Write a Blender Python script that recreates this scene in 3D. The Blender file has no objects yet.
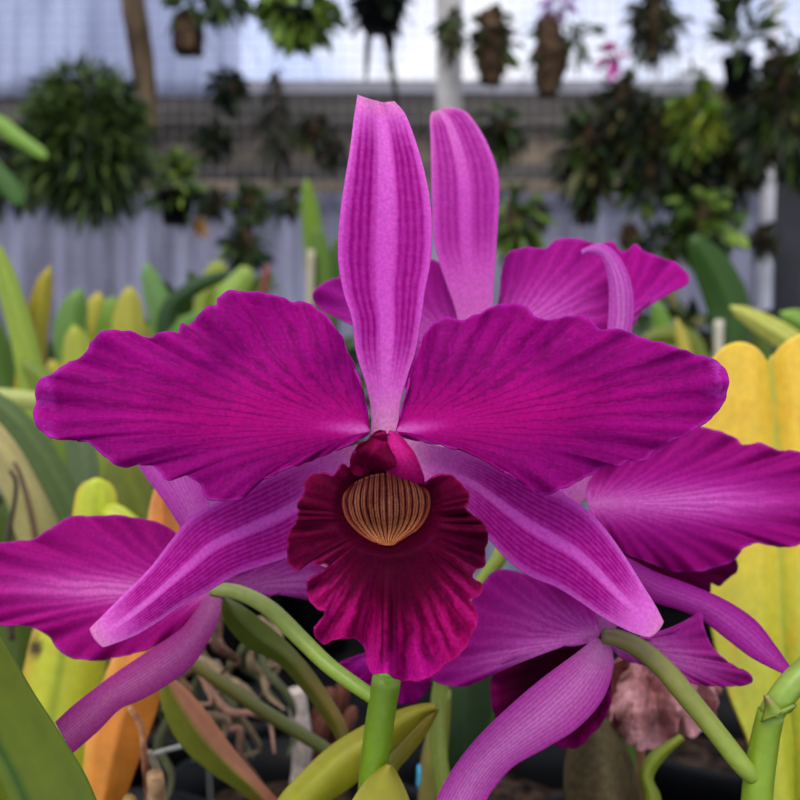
import bpy, math, random
import numpy as np
S = bpy.context.scene
COL = S.collection
F = 960.0; D0 = 0.21; CZ = 1.0          # focal length in pixels (800 px frame), subject distance, camera height
# ---------------------------------------------------------------- camera, sky, sun, exposure
cam = bpy.data.cameras.new('camera'); camo = bpy.data.objects.new('camera', cam); COL.objects.link(camo)
camo.location = (0, -D0, CZ); camo.rotation_euler = (math.pi/2, 0, 0)
cam.sensor_width = 36; cam.lens = 36*F/800; cam.clip_start = 0.005; cam.clip_end = 200
cam.dof.use_dof = True; cam.dof.focus_distance = 0.207; cam.dof.aperture_fstop = 17
S.camera = camo
S.view_settings.view_transform = 'Standard'; S.view_settings.look = 'None'
S.view_settings.gamma = 1; S.view_settings.exposure = 0.27; S.view_settings.use_curve_mapping = False
def lin(c):
    c = np.asarray(c, float)/255.0
    return np.where(c <= 0.04045, c/12.92, ((c+0.055)/1.055)**2.4)
def L4(c): return tuple(lin(c)) + (1.0,)
w = bpy.data.worlds.new('sky'); S.world = w; w.use_nodes = True
N, K = w.node_tree.nodes, w.node_tree.links
bg = N['Background']; tc = N.new('ShaderNodeTexCoord')
nz = N.new('ShaderNodeTexNoise'); nz.inputs['Scale'].default_value = 4.5; nz.inputs['Detail'].default_value = 4
K.new(tc.outputs['Generated'], nz.inputs['Vector'])
cr_ = N.new('ShaderNodeValToRGB'); cr_.color_ramp.elements[0].position = .40; cr_.color_ramp.elements[1].position = .62
cr_.color_ramp.elements[0].color = (.55, .65, 1.0, 1); cr_.color_ramp.elements[1].color = (1.0, 1.0, 1.04, 1)
K.new(nz.outputs['Fac'], cr_.inputs['Fac']); K.new(cr_.outputs['Color'], bg.inputs['Color'])
bg.inputs['Strength'].default_value = 0.98
sl = bpy.data.lights.new('sun', 'SUN'); so = bpy.data.objects.new('sun', sl); COL.objects.link(so)
sl.energy = 1.9; sl.angle = math.radians(35); sl.color = (1, .96, .9)
so.rotation_euler = (math.radians(42), math.radians(-12), math.radians(-8)); so.location = (0, -2, 6)
# ---------------------------------------------------------------- helpers
def W(px, py, d):
    px, py, d = np.broadcast_arrays(np.asarray(px, float), np.asarray(py, float), np.asarray(d, float))
    return np.stack([(px-400)/F*d, d-D0, CZ-(py-400)/F*d], -1)
OFF = {}
def thing(name, label, cat, loc, group=None):
    o = bpy.data.objects.new(name, None); COL.objects.link(o); o.location = loc; o.empty_display_size = .02
    o['label'] = label; o['category'] = cat
    if group: o['group'] = group
    OFF[o.name] = np.array(loc, float); return o
def tag(o, label=None, cat=None, group=None, kind=None):
    for k, v in (('label', label), ('category', cat), ('group', group), ('kind', kind)):
        if v: o[k] = v
    return o
def mesh(name, V, Fc, mat, parent=None, col=None, solid=0, smooth=True, label=None):
    V = np.asarray(V, float).reshape(-1, 3)
    if parent is None:
        off = np.array([(V[:, 0].min()+V[:, 0].max())/2, (V[:, 1].min()+V[:, 1].max())/2, V[:, 2].min()])
    else: off = OFF[parent.name]
    me = bpy.data.meshes.new(name); me.from_pydata((V-off).tolist(), [], [tuple(int(i) for i in f) for f in Fc])
    if smooth: me.polygons.foreach_set('use_smooth', [True]*len(me.polygons))
    if col is not None:
        c = np.ones((len(V), 4)); c[:, :3] = np.asarray(col).reshape(-1, 3)
        at = me.color_attributes.new('Col', 'FLOAT_COLOR', 'POINT'); at.data.foreach_set('color', c.ravel())
    me.materials.append(mat); me.update()
    o = bpy.data.objects.new(name, me); COL.objects.link(o)
    if parent is None: o.location = off
    else: o.parent = parent
    OFF[o.name] = off
    if solid:
        m = o.modifiers.new('thickness', 'SOLIDIFY'); m.thickness = solid; m.offset = 0
    if label: o['label'] = label
    return o
def cr(pts, n, closed=False):
    P = np.asarray(pts, float); k = len(P)
    E = np.vstack([2*P[0]-P[1], P, 2*P[-1]-P[-2]])
    out = []
    for i in range(1, k):
        p0, p1, p2, p3 = E[i-1], E[i], E[i+1], E[i+2]
        t = np.linspace(0, 1, 14, endpoint=False)[:, None]
        out.append(.5*((2*p1)+(-p0+p2)*t+(2*p0-5*p1+4*p2-p3)*t*t+(-p0+3*p1-3*p2+p3)*t**3))
    out.append(P[-1:]); Q = np.vstack(out)
    s = np.r_[0, np.cumsum(np.linalg.norm(np.diff(Q, axis=0), axis=1))]
    u = np.linspace(0, s[-1], n)
    return np.stack([np.interp(u, s, Q[:, j]) for j in range(Q.shape[1])], -1)
def gfaces(n, m, off=0):
    i, j = np.meshgrid(np.arange(n-1), np.arange(m-1), indexing='ij')
    a = (i*m+j).ravel()+off
    return np.stack([a, a+1, a+m+1, a+m], -1)
def ss(a, b, x):
    t = np.clip((x-a)/(b-a), 0, 1); return t*t*(3-2*t)
def mix(a, b, t):
    return np.asarray(a, float)*(1-t[..., None])+np.asarray(b, float)*t[..., None]
def wob(x, y, seed=0.):
    v = 0
    for k, (fx, fy, ph) in enumerate(((1, .7, 0), (2.3, -1.6, 1.3), (3.9, 4.2, 2.9), (7.7, -6.1, .4), (13.1, 11.7, 5.2))):
        v = v+np.sin(fx*x+fy*y+ph*(1+seed)+seed*3.7+1.7*np.sin(1.3*fy*x-fx*.8*y+seed*1.9))/(1+k)
    return v/2.3
def lines(x, th):                                  # 1 on a line, 0 between
    m = np.abs(x-np.floor(x)-.5)*2
    return ss(th, 1, m)
# ---------------------------------------------------------------- materials
def mat_attr(name, rough=.5, transl=.25, noise_scale=900, noise_amt=.18, bump=.15, spec=.3, sheen=0., stretch=None):
    m = bpy.data.materials.new(name); m.use_nodes = True; n, k = m.node_tree.nodes, m.node_tree.links
    b = n['Principled BSDF']; out = n['Material Output']
    at = n.new('ShaderNodeAttribute'); at.attribute_name = 'Col'
    tx = n.new('ShaderNodeTexCoord'); no = n.new('ShaderNodeTexNoise'); no.inputs['Scale'].default_value = noise_scale; no.inputs['Detail'].default_value = 3
    k.new(tx.outputs['Object'], no.inputs['Vector'])
    mr = n.new('ShaderNodeMapRange'); mr.inputs['From Min'].default_value = .3; mr.inputs['From Max'].default_value = .7
    mr.inputs['To Min'].default_value = 1-noise_amt; mr.inputs['To Max'].default_value = 1+noise_amt
    k.new(no.outputs['Fac'], mr.inputs['Value'])
    mx = n.new('ShaderNodeVectorMath'); mx.operation = 'SCALE'
    k.new(at.outputs['Color'], mx.inputs[0]); k.new(mr.outputs['Result'], mx.inputs['Scale'])
    k.new(mx.outputs['Vector'], b.inputs['Base Color'])
    b.inputs['Roughness'].default_value = rough; b.inputs['Specular IOR Level'].default_value = spec
    b.inputs['Sheen Weight'].default_value = sheen
    if bump:
        bp = n.new('ShaderNodeBump'); bp.inputs['Strength'].default_value = bump; bp.inputs['Distance'].default_value = .3/noise_scale
        k.new(no.outputs['Fac'], bp.inputs['Height']); k.new(bp.outputs['Normal'], b.inputs['Normal'])
    if transl:
        t = n.new('ShaderNodeBsdfTranslucent'); k.new(mx.outputs['Vector'], t.inputs['Color'])
        ms = n.new('ShaderNodeMixShader'); ms.inputs['Fac'].default_value = transl
        k.new(b.outputs[0], ms.inputs[1]); k.new(t.outputs[0], ms.inputs[2]); k.new(ms.outputs[0], out.inputs['Surface'])
    return m
def mat_plain(name, c, c2=None, rough=.6, scale=20, spec=.3, metal=0, bump=0, transl=0, stretch=(1, 1, 1)):
    m = bpy.data.materials.new(name); m.use_nodes = True; n, k = m.node_tree.nodes, m.node_tree.links
    b = n['Principled BSDF']; b.inputs['Roughness'].default_value = rough; b.inputs['Specular IOR Level'].default_value = spec; b.inputs['Metallic'].default_value = metal
    tx = n.new('ShaderNodeTexCoord'); mp = n.new('ShaderNodeMapping'); mp.inputs['Scale'].default_value = stretch
    no = n.new('ShaderNodeTexNoise'); no.inputs['Scale'].default_value = scale; no.inputs['Detail'].default_value = 4
    k.new(tx.outputs['Object'], mp.inputs[0]); k.new(mp.outputs[0], no.inputs['Vector'])
    r = n.new('ShaderNodeValToRGB'); r.color_ramp.elements[0].position = .35; r.color_ramp.elements[1].position = .65
    r.color_ramp.elements[0].color = L4(c); r.color_ramp.elements[1].color = L4(c2 or c)
    k.new(no.outputs['Fac'], r.inputs['Fac']); k.new(r.outputs['Color'], b.inputs['Base Color'])
    if bump:
        bp = n.new('ShaderNodeBump'); bp.inputs['Strength'].default_value = bump; bp.inputs['Distance'].default_value = .2/scale
        k.new(no.outputs['Fac'], bp.inputs['Height']); k.new(bp.outputs['Normal'], b.inputs['Normal'])
    if transl:
        t = n.new('ShaderNodeBsdfTranslucent'); k.new(r.outputs['Color'], t.inputs['Color'])
        ms = n.new('ShaderNodeMixShader'); ms.inputs['Fac'].default_value = transl
        k.new(b.outputs[0], ms.inputs[1]); k.new(t.outputs[0], ms.inputs[2]); k.new(ms.outputs[0], n['Material Output'].inputs['Surface'])
    return m
M_petal = mat_attr('petal_tissue', .6, .38, 1300, .15, .3, .06, .0)
M_lip = mat_attr('lip_velvet', .6, .18, 1500, .25, .4, .03, .0)
M_leaf = mat_attr('leaf_surface', .42, .22, 260, .08, .08, .35)
M_back = mat_attr('foliage_surface', .5, .2, 90, .12, 0, .3)
M_stem = mat_attr('stem_surface', .4, .0, 500, .07, .1, .4)
M_dry = mat_attr('dry_tissue', .8, .1, 400, .25, .6, .15)
M_pot = mat_plain('black_plastic', (9, 10, 12), (15, 16, 18), .5, 30, .12)
M_soil = mat_plain('bark_soil', (14, 10, 8), (70, 54, 42), .95, 120, .1, bump=1)
M_wire = mat_plain('galvanised_wire', (120, 118, 116), (150, 148, 146), .6, 30, .3)
M_bench = mat_plain('bench_mesh', (8, 8, 9), (22, 21, 20), .9, 40, .05, bump=.4)
M_floor = mat_plain('gravel_floor', (60, 56, 52), (105, 98, 90), .95, 60, .1, bump=.6)
M_sheet = mat_plain('grey_blue_sheet', (104, 104, 120), (150, 150, 172), .7, 3, .2, stretch=(3, 1, .6), transl=.1)
M_fence = mat_plain('weathered_boards', (84, 76, 66), (132, 116, 96), .85, 1.6, .1, stretch=(1.2, 1, 1.6))
M_beam = mat_plain('dark_timber', (58, 54, 50), (92, 86, 80), .9, 3, .1, stretch=(.5, 1, 3))
M_cap = mat_plain('grey_capping', (128, 126, 132), (150, 148, 154), .7, 3, .1)
M_poly = mat_plain('pale_poly_sheet', (185, 192, 216), (215, 222, 240), .5, 2.5, .2, stretch=(3, 1, .8), transl=.55)
M_post = mat_plain('grey_painted_post', (150, 146, 140), (186, 182, 174), .6, 12, .3)
M_white = mat_plain('white_pipe', (196, 194, 196), (222, 220, 222), .5, 10, .3)
M_dark = mat_plain('dark_screen', (38, 39, 42), (54, 55, 58), .7, 8, .2)
M_bark = mat_plain('tree_bark', (52, 40, 30), (104, 88, 66), .9, 25, .1, bump=.8, stretch=(1, 1, .3))
M_mount = mat_plain('cork_mount', (46, 34, 24), (96, 74, 54), .95, 40, .1, bump=.8)
M_blue = mat_plain('blue_tag', (60, 170, 215), (80, 185, 225), .5, 30, .3)
# ---------------------------------------------------------------- builders
def smooth(B, sg):
    n = len(B); h = int(3*sg); k = np.exp(-np.arange(-h, h+1)**2/(2*sg*sg)); k /= k.sum()
    E = np.vstack([2*B[0]-B[h:0:-1], B, 2*B[-1]-B[-2:-h-2:-1]])
    return np.stack([np.convolve(E[:, j], k, 'valid') for j in range(B.shape[1])], -1)
def fan(name, base, outline, tip, dfun, cfun, mat, parent, na=220, nr=80, k=.55, ruf=0., rufn=9, jag=0., solid=.0005, seed=0., label=None):
    """petal whose veins leave the base and bend out to the margin"""
    B = cr(outline, na); base = np.array(base, float); ax = np.array(tip, float)-base; Ln = np.linalg.norm(ax); ax /= Ln; pr = np.array([-ax[1], ax[0]])
    a = np.linspace(0, 1, na)
    if jag:
        s = np.r_[0, np.cumsum(np.linalg.norm(np.diff(B, axis=0), axis=1))]
        T = np.gradient(B, axis=0); T /= np.linalg.norm(T, axis=1)[:, None]+1e-9; Nn = np.stack([T[:, 1], -T[:, 0]], -1)
        B = B+Nn*(jag*(np.sin(s/4.1+seed)*.5+np.sin(s/2.3+2*seed)*.35+np.sin(s/9.7+seed*.7)*.6)*ss(0, .08, a)*ss(1, .92, a))[:, None]
    Bs = smooth(B, na/28); r = np.linspace(0, 1, nr)[:, None]
    rel = B-base; rels = Bs-base; fr = r**5
    al = (1-fr)*(rels@ax)+fr*(rel@ax); pe = (1-fr)*(rels@pr)+fr*(rel@pr)
    AL = r*al; PE = (r*((1-r)*(1-k)+r))*pe
    P = base+AL[..., None]*ax+PE[..., None]*pr
    A = np.broadcast_to(a, AL.shape); R = np.broadcast_to(r, AL.shape)
    X = AL/Ln; Y = PE/Ln
    d = dfun(X, Y, P)+ruf*R**7*(np.sin(A*rufn*6.283+seed)+.5*np.sin(A*rufn*14.1+1+seed))*np.ones_like(AL)
    V = W(P[..., 0], P[..., 1], d)
    c = lin(np.clip(cfun(A, R, X, Y, P), 0, 255))
    return mesh(name, V, gfaces(nr, na), mat, parent, c, solid, label=label)
def grid(name, eL, eR, dfun, cfun, mat, parent, nt=120, nsx=50, solid=.0005, end=None, label=None, endf=None):
    """strap-like petal or leaf between two edge curves, from base to tip"""
    A, B = cr(eL, nt), cr(eR, nt)
    s = np.linspace(0, 1, nsx); t = np.linspace(0, 1, nt)
    Sg, T = np.meshgrid(s, t)
    P = A[:, None]*(1-Sg[..., None])+B[:, None]*Sg[..., None]
    if end:                                       # rounded or notched tip
        ax = (A[-1]+B[-1])/2-(A[-8]+B[-8])/2; ax /= np.linalg.norm(ax)+1e-9
        P = P+ax*(end*(1-(2*Sg-1)**2)*ss(.8, 1, T))[..., None]
    if endf: P = P+np.stack([0*Sg, -endf(Sg*2-1)*ss(.75, 1, T)], -1)
    d = dfun(T, Sg*2-1, P); V = W(P[..., 0], P[..., 1], d)
    c = lin(np.clip(cfun(T, Sg*2-1, P), 0, 255))
    return mesh(name, V, gfaces(nt, nsx), mat, parent, c, solid, label=label)
def leaf_arr(pts3, wid, fold=.35, n=24, m=7, twist=0., side=None, c0=(90, 120, 40), c1=(120, 140, 50), rib=None, edge=None, seed=0.):
    C = cr(pts3, n); t = np.linspace(0, 1, n)
    T = np.gradient(C, axis=0); T /= np.linalg.norm(T, axis=1)[:, None]+1e-12
    wv = np.interp(t, np.linspace(0, 1, len(wid)), wid)
    view = C-np.array([0, -D0, CZ]); view /= np.linalg.norm(view, axis=1)[:, None]
    sd = np.cross(T, view) if side is None else np.cross(T, np.broadcast_to(side, T.shape))
    sd /= np.linalg.norm(sd, axis=1)[:, None]+1e-12
    nr = np.cross(sd, T)
    if twist:
        an = twist*np.ones(n); sd, nr = sd*np.cos(an)[:, None]+nr*np.sin(an)[:, None], nr*np.cos(an)[:, None]-sd*np.sin(an)[:, None]
    s = np.linspace(-1, 1, m)
    V = C[:, None]+sd[:, None]*(s[None, :, None]*wv[:, None, None]/2)+nr[:, None]*((np.abs(s)-.5)[None, :, None]*fold*wv[:, None, None]/2)
    Tg, Sg = np.meshgrid(t, s, indexing='ij')
    c = mix(c0, c1, Tg); c = c*(1+.10*wob(Tg*3+seed, Sg*6, seed)[..., None])
    if rib is not None: c = mix(c, rib, np.exp(-(Sg/.14)**2)*.7)
    if edge is not None: c = mix(c, edge, ss(.8, 1, np.abs(Sg))*.8)
    return V.reshape(-1, 3), gfaces(n, m), lin(np.clip(c, 0, 255)).reshape(-1, 3)
def leaf(name, parent, pts, wid, mat=None, solid=.0009, **kw):
    P = W([p[0] for p in pts], [p[1] for p in pts], [p[2] for p in pts])
    d = np.mean([p[2] for p in pts]); kw.setdefault('n', 40); kw.setdefault('m', 13)
    lab = kw.pop('label', None)
    ww = np.array(wid, float); ww[-1] = max(ww[-1], ww[-2]*.8); tt = np.linspace(0, 1, 60)
    wid = np.interp(tt, np.linspace(0, 1, len(ww)), ww)*np.sqrt(np.clip(1-((np.clip(tt, .88, 1)-.88)/.12)**2, .004, 1))
    V, Fc, c = leaf_arr(P, wid/F*d, **kw)
    return mesh(name, V, Fc, mat or M_leaf, parent, c, solid, label=lab)
def tube_arr(P, rad, seg=14, n=40, c0=(120, 160, 50), c1=None, bumps=0., seed=0.):
    C = cr(P, n); t = np.linspace(0, 1, n); T = np.gradient(C, axis=0); T /= np.linalg.norm(T, axis=1)[:, None]+1e-12
    rv = np.interp(t, np.linspace(0, 1, len(rad)), rad)
    up = np.array([.13, 1, .07]); U = np.cross(T, up); U /= np.linalg.norm(U, axis=1)[:, None]+1e-9; Vv = np.cross(T, U)
    th = np.linspace(0, 2*np.pi, seg, endpoint=False)
    Tg, Th = np.meshgrid(t, th, indexing='ij')
    R = rv[:, None]*(1+bumps*wob(Tg*9, Th, seed))
    V = C[:, None]+R[..., None]*(np.cos(Th)[..., None]*U[:, None]+np.sin(Th)[..., None]*Vv[:, None])
    i, j = np.meshgrid(np.arange(n-1), np.arange(seg), indexing='ij'); a = (i*seg+j).ravel(); b = (i*seg+(j+1) % seg).ravel()
    Fc = [tuple(f) for f in np.stack([a, b, b+seg, a+seg], -1)]+[tuple(range(seg))[::-1], tuple((n-1)*seg+q for q in range(seg))]
    c = mix(c0, c1 if c1 is not None else c0, Tg)*(1+.08*wob(Tg*6, Th*2, seed)[..., None])
    return V.reshape(-1, 3), Fc, lin(np.clip(c, 0, 255)).reshape(-1, 3)
def tube(name, parent, pts, rad, mat=None, label=None, **kw):
    P = W([p[0] for p in pts], [p[1] for p in pts], [p[2] for p in pts]); d = np.mean([p[2] for p in pts])
    V, Fc, c = tube_arr(P, [x/F*d for x in rad], **kw)
    return mesh(name, V, Fc, mat or M_stem, parent, c, label=label)
def box(name, x0, x1, y0, y1, z0, z1, mat, parent=None):
    V = [(x, y, z) for x in (x0, x1) for y in (y0, y1) for z in (z0, z1)]
    Fc = [(0, 1, 3, 2), (4, 6, 7, 5), (0, 4, 5, 1), (2, 3, 7, 6), (0, 2, 6, 4), (1, 5, 7, 3)]
    return mesh(name, V, Fc, mat, parent, smooth=False)
def cat(parts):
    V, Fc, C = [], [], []; o = 0
    for v, f, c in parts:
        V.append(v); Fc += [tuple(int(q)+o for q in ff) for ff in f]; C.append(c); o += len(v)
    return np.vstack(V), Fc, np.vstack(C)
def lathe(name, parent, cx, cy, prof, mat, seg=48, cols=None):
    th = np.linspace(0, 2*np.pi, seg, endpoint=False); V = []
    for r, z in prof: V += [(cx+r*math.cos(a), cy+r*math.sin(a), z) for a in th]
    n = len(prof); Fc = []
    for i in range(n-1):
        for j in range(seg): Fc.append((i*seg+j, i*seg+(j+1) % seg, (i+1)*seg+(j+1) % seg, (i+1)*seg+j))
    return mesh(name, V, Fc, mat, parent)
# ---------------------------------------------------------------- setting
BZ = .70
def st(o): o['kind'] = 'structure'; return o
st(box('floor', -6, 6, -1.2, 9, -.1, 0, M_floor))
# back wall: corrugated grey-blue sheet, weathered boards beyond it, pale sheet high on the left
def corrugated(name, x0, x1, y, z0, z1, mat, pitch=.076, amp=.009, topwave=0, n=1000):
    x = np.linspace(x0, x1, n); t = np.linspace(0, 1, 12)
    X, T = np.meshgrid(x, t, indexing='ij'); zt = z1+topwave*wob(X*1.3, X*0)
    V = np.stack([X, y+amp*np.sin(X/pitch*6.283), z0+(zt-z0)*T], -1)
    return mesh(name, V, gfaces(n, 12), mat, None, None, .003)
st(corrugated('wall_back', -5.5, 5.5, 3.3, 0.0, CZ+(400-186)/F*3.51, M_sheet))
st(corrugated('wall_boards', -6, 6, 4.6, 0.0, CZ+(400-88)/F*4.8, M_fence, .14, .01, .02))
st(box('trim_cap', -6, 6, 4.50, 4.56, CZ+(400-93)/F*4.71, CZ+(400-80)/F*4.71, M_cap))
st(box('trim_upper_beam', -6, 6, 4.52, 4.57, CZ+(400-126)/F*4.73, CZ+(400-93)/F*4.73, M_beam))
st(box('trim_lower_beam', -6, 6, 4.52, 4.57, CZ+(400-190)/F*4.73, CZ+(400-163)/F*4.73, M_beam))
st(corrugated('wall_upper_left', -5.5, -.62, 3.55, CZ+(400-96)/F*3.76, 3.1, M_poly, .1, .012))
st(box('trim_rail', -5.5, 5.5, 3.22, 3.26, CZ+(400-187)/F*3.45-.02, CZ+(400-187)/F*3.45+.02, M_fence))
# wire mesh panel in front of the wall
YW = 2.42
parts = []
def wire(p, q, r=.0008):
    V, f, c = tube_arr([p, ((p[0]+q[0])/2, (p[1]+q[1])/2, (p[2]+q[2])/2), q], [r, r], seg=4, n=3); return V, f, c
for x in np.arange(-2.6, 2.61, .033): parts.append(wire((x, YW, .35), (x+1e-4, YW, 2.95)))
for z in np.arange(.38, 2.95, .033): parts.append(wire((-2.6, YW+.003, z), (2.6, YW+.003, z+1e-4)))
V, Fc, c = cat(parts)
tag(mesh('wire_mesh_panel', V, Fc, M_wire), 'galvanised square wire mesh panel stretched behind the hanging plants', 'wire mesh')
# posts
def post(name, pts, w, mat, label, catg):
    P = W([p[0] for p in pts], [p[1] for p in pts], [p[2] for p in pts]); P = P.tolist()
    b = P[-1]; P.append([b[0]+(b[0]-P[0][0])*.9, b[1], 0.0])
    V, Fc, c = tube_arr(P, [w/2]*2, seg=20, n=24)
    return tag(mesh(name, V, Fc, mat), label, catg)
post('support_post', [(449, -90, 2.55), (449, 300, 2.55)], 26/F*2.55, M_post, 'thick grey greenhouse post rising behind the upper sepals', 'post')
post('white_pipe', [(780, -90, 2.3), (763, 320, 2.3)], 14/F*2.3, M_white, 'white vertical pipe near the right edge beside the dark screen', 'pipe')
st(box('wall_side_screen', W(779, 0, 2.5)[0], W(900, 0, 2.5)[0], 2.3, 2.33, 0, CZ+(400-168)/F*2.5, M_dark))
tr = W([116, 126, 133, 139, 146, 152], [-262, -80, 0, 40, 90, 132], [1.98]*6)
V, Fc, c = tube_arr(tr, [.022, .024, .025, .024, .024, .016], seg=16, n=60, bumps=.12)
tag(mesh('hanging_log', V, Fc, M_bark), 'slim brown bark log hanging from above at upper left, behind the huge leafy ball', 'log')
# overhead rail
tb, fb, cb = tube_arr([(-2.6, YW-.02, 2.72), (0, YW-.02, 2.72), (2.6, YW-.02, 2.72)], [.02, .02], seg=12, n=3)
st(mesh('trim_overhead_pipe', tb, fb, M_post))
# bench
bn = thing('slatted_bench', 'dark greenhouse bench carrying the black pots under the orchids', 'bench', (0, .6, 0))
box('bench_top', -.95, .95, -.16, 1.35, BZ-.03, BZ, M_bench, bn)
for sx in (-.9, .9):
    for y in (-.1, 1.3): box('leg', sx-.025, sx+.025, y-.025, y+.025, 0, BZ-.03, M_bench, bn)
# ---------------------------------------------------------------- flower colours
def vein(A, R, n, th=.55, seed=0., br=.45):
    wv = .38*wob(A*26, R*7, seed)+.16*wob(A*90, R*24, seed+1)
    v1 = lines(A*n+wv, th); v2 = lines(A*n*2+.5+wv*1.3, th+.08)*ss(br, br+.25, R)
    return np.maximum(v1, v2*.75)
def col_front(A, R, X, Y, P):
    c = mix((192, 8, 128), (168, 4, 128), ss(.2, .85, R)+0*X)
    c = mix(c, (134, 4, 106), .6*ss(-.2, .8, wob(P[..., 0]/38, P[..., 1]/30, 2))*ss(.2, .5, R)); c = mix(c, (132, 2, 104), .5*ss(.02, .2, (P[..., 1]-400-np.abs(P[..., 0]-384)*.0)/300)*ss(.1, .3, R)); c = mix(c, (204, 50, 170), .35*ss(.35, .9, wob(P[..., 0]/3.4, P[..., 1]/3.1, 4)))
    c = mix(c, (192, 6, 126), .6*np.exp(-((X-.45)/.28)**2-(Y/.09)**2))
    c = mix(c, (112, 0, 84), .55*vein(A, R, 24, .62, 1)*ss(.1, .3, R)*(1-.35*ss(.8, 1, R)))
    c = mix(c, (204, 24, 150), .5*ss(.4, .1, R)); c = mix(c, (236, 120, 210), .9*ss(.2, .02, R))
    c = mix(c, (205, 60, 190), .55*ss(.975, 1., R))
    c = mix(c, (214, 90, 208), .55*ss(.90, .99, X)*ss(-.3, .6, wob(P[..., 0]/7, P[..., 1]/7)))
    return c
def col_sepal(seed=0., dark=(168, 10, 132), pale=(232, 118, 214), z0=.12, z1=.86, nl=11, mid=.22, basec=(244, 176, 220)):
    def f(T, s, P):
        c = mix(pale, (216, 84, 196), ss(.5, 0, np.abs(T-.5)))
        zone = ss(z0, z0+.25, T)*ss(z1+.1, z1-.08, T)*ss(.98, .72, np.abs(s))*ss(mid*.6, mid*1.8, np.abs(s))
        l = lines(s*nl/2+.22*wob(T*5, s*2, seed)+.25, .15)
        sp = .5+.5*wob(P[..., 0]/3.1, P[..., 1]/3.3, seed)
        c = mix(c, dark, np.clip(zone*(.66+.45*l)*(.72+.42*sp), 0, 1))
        c = mix(c, basec, .85*ss(.16, 0, T))
        c = mix(c, (226, 150, 190), .6*ss(.93, 1, T))
        return c
    return f
def col_back(pale=(226, 104, 206), main=(190, 28, 154), edge=(166, 12, 128), n=24, w=.1, seed=0., rib=1., vd=.28):
    def f(A, R, X, Y, P):
        c = mix(main, edge, ss(.45, 1, R)+0*X)
        c = mix(c, pale, rib*np.exp(-(Y/w)**2)*ss(1.05, .35, X))
        c = mix(c, (120, 0, 96), vd*vein(A, R, n, .2, seed))
        c = mix(c, (226, 140, 206), .6*ss(.22, .0, R))
        c = mix(c, (200, 70, 180), .5*ss(.97, 1, R))
        return c
    return f
def col_sback(main=(168, 70, 158), pale=(200, 120, 186), edge=(150, 40, 136), nl=13, seed=0.):
    def f(T, s, P):
        c = mix(main, pale, .7*np.exp(-(s/.45)**2))
        c = mix(c, edge, ss(.6, 1, np.abs(s))*.6)
        c = mix(c, (128, 26, 116), .35*lines(s*nl/2+.2*wob(T*4, s*3, seed), .2))
        c = mix(c, (206, 130, 180), .6*ss(.2, 0, T))
        return c
    return f
def bend(d0, sx=0., sx2=0., cy=0., sy=0.):
    return lambda X, Y, P: d0+sx*X+sx2*X*X+cy*Y*Y+sy*Y
def sbend(d0, sx=0., sx2=0., cup=0.):
    return lambda T, s, P: d0+sx*T+sx2*T*T+cup*s*s*np.sin(np.clip(T, 0, 1)*np.pi*.9+.2)
def potm(name, label, x, y, r, h, z0=BZ, group=None):
    p = thing(name, label, 'pot', (x, y, z0), group)
    lathe('pot_body', p, x, y, [(.0, z0), (r*.74, z0), (r*.95, z0+h-.018), (r*.95, z0+h-.016), (r*1.03, z0+h-.016), (r*1.05, z0+h-.002), (r*1.03, z0+h), (r*.97, z0+h), (r*.93, z0+h-.02), (r*.7, z0+.006), (0, z0+.006)], M_pot)
    n = 28; t = np.linspace(0, 1, 12); th = np.linspace(0, 2*np.pi, n+1); T, H = np.meshgrid(t, th, indexing='ij')
    V = np.stack([x+T*r*.925*np.cos(H), y+T*r*.925*np.sin(H), z0+h-.022+.003*wob(T*9*np.cos(H), T*9*np.sin(H), x*50)], -1)
    mesh('bark_mix', V, gfaces(12, n+1), M_soil, p, None, .002)
    return p
# ================================================================ PLANT A : centre stem, front flower and left flower
px_, py_, pz_ = W(372, 1000, .232)
A = thing('orchid_plant', 'central orchid plant, its thick green stem bearing the large open magenta bloom', 'orchid', (px_, py_, .8))
potm('plant_pot', 'black plastic pot directly below the central orchid stem', px_, py_, .05, .12)
tube('flower_stem', A, [(372, 1090, .235), (369, 900, .234), (371, 800, .232), (378, 735, .230), (387, 676, .228)], [13, 13, 13.5, 14, 14.5], c0=(102, 130, 12), c1=(104, 134, 20), seg=24, n=50, bumps=.03)
def flower(parent, pts, rad, c0, c1, label=None):
    o = tube('flower', parent, pts, rad, c0=c0, c1=c1, seg=16, n=50)
    if label: o['label'] = label
    return o
FA = flower(A, [(386, 684, .229), (388, 650, .236), (392, 560, .240), (388, 480, .232), (385, 440, .219)], [13, 9, 8, 8, 7], (104, 158, 34), (200, 150, 170), 'large fully open magenta flower facing the camera')
# front petals and sepals
eL = [(371, 436), (371, 410), (366, 385), (356, 352), (352, 320), (343, 290), (338, 255), (340, 215), (345, 180), (350, 150), (354, 120), (358, 95)]
eR = [(398, 436), (400, 405), (408, 375), (416, 350), (421, 320), (425, 290), (430, 265), (432, 235), (430, 200), (424, 170), (415, 140), (405, 115), (394, 102)]
grid('sepal', eL, eR, lambda T, s, P: .2135+.012*T*T-.004*T-.0022*s*s*np.sin(T*3)+.0009*np.cos(s*5)*T, col_sepal(0, z0=.1, z1=.9, nl=12, dark=(160, 8, 128)), M_petal, FA, 200, 110, end=-3)
eU = [(372, 440), (350, 447), (320, 456), (290, 466), (262, 478), (240, 489), (215, 503), (190, 519), (170, 543), (150, 569), (125, 594), (105, 614), (90, 629)]
eD = [(370, 462), (345, 500), (325, 530), (305, 548), (285, 558), (260, 566), (235, 575), (210, 590), (180, 606), (160, 620), (135, 635), (110, 645), (103, 647)]
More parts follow.
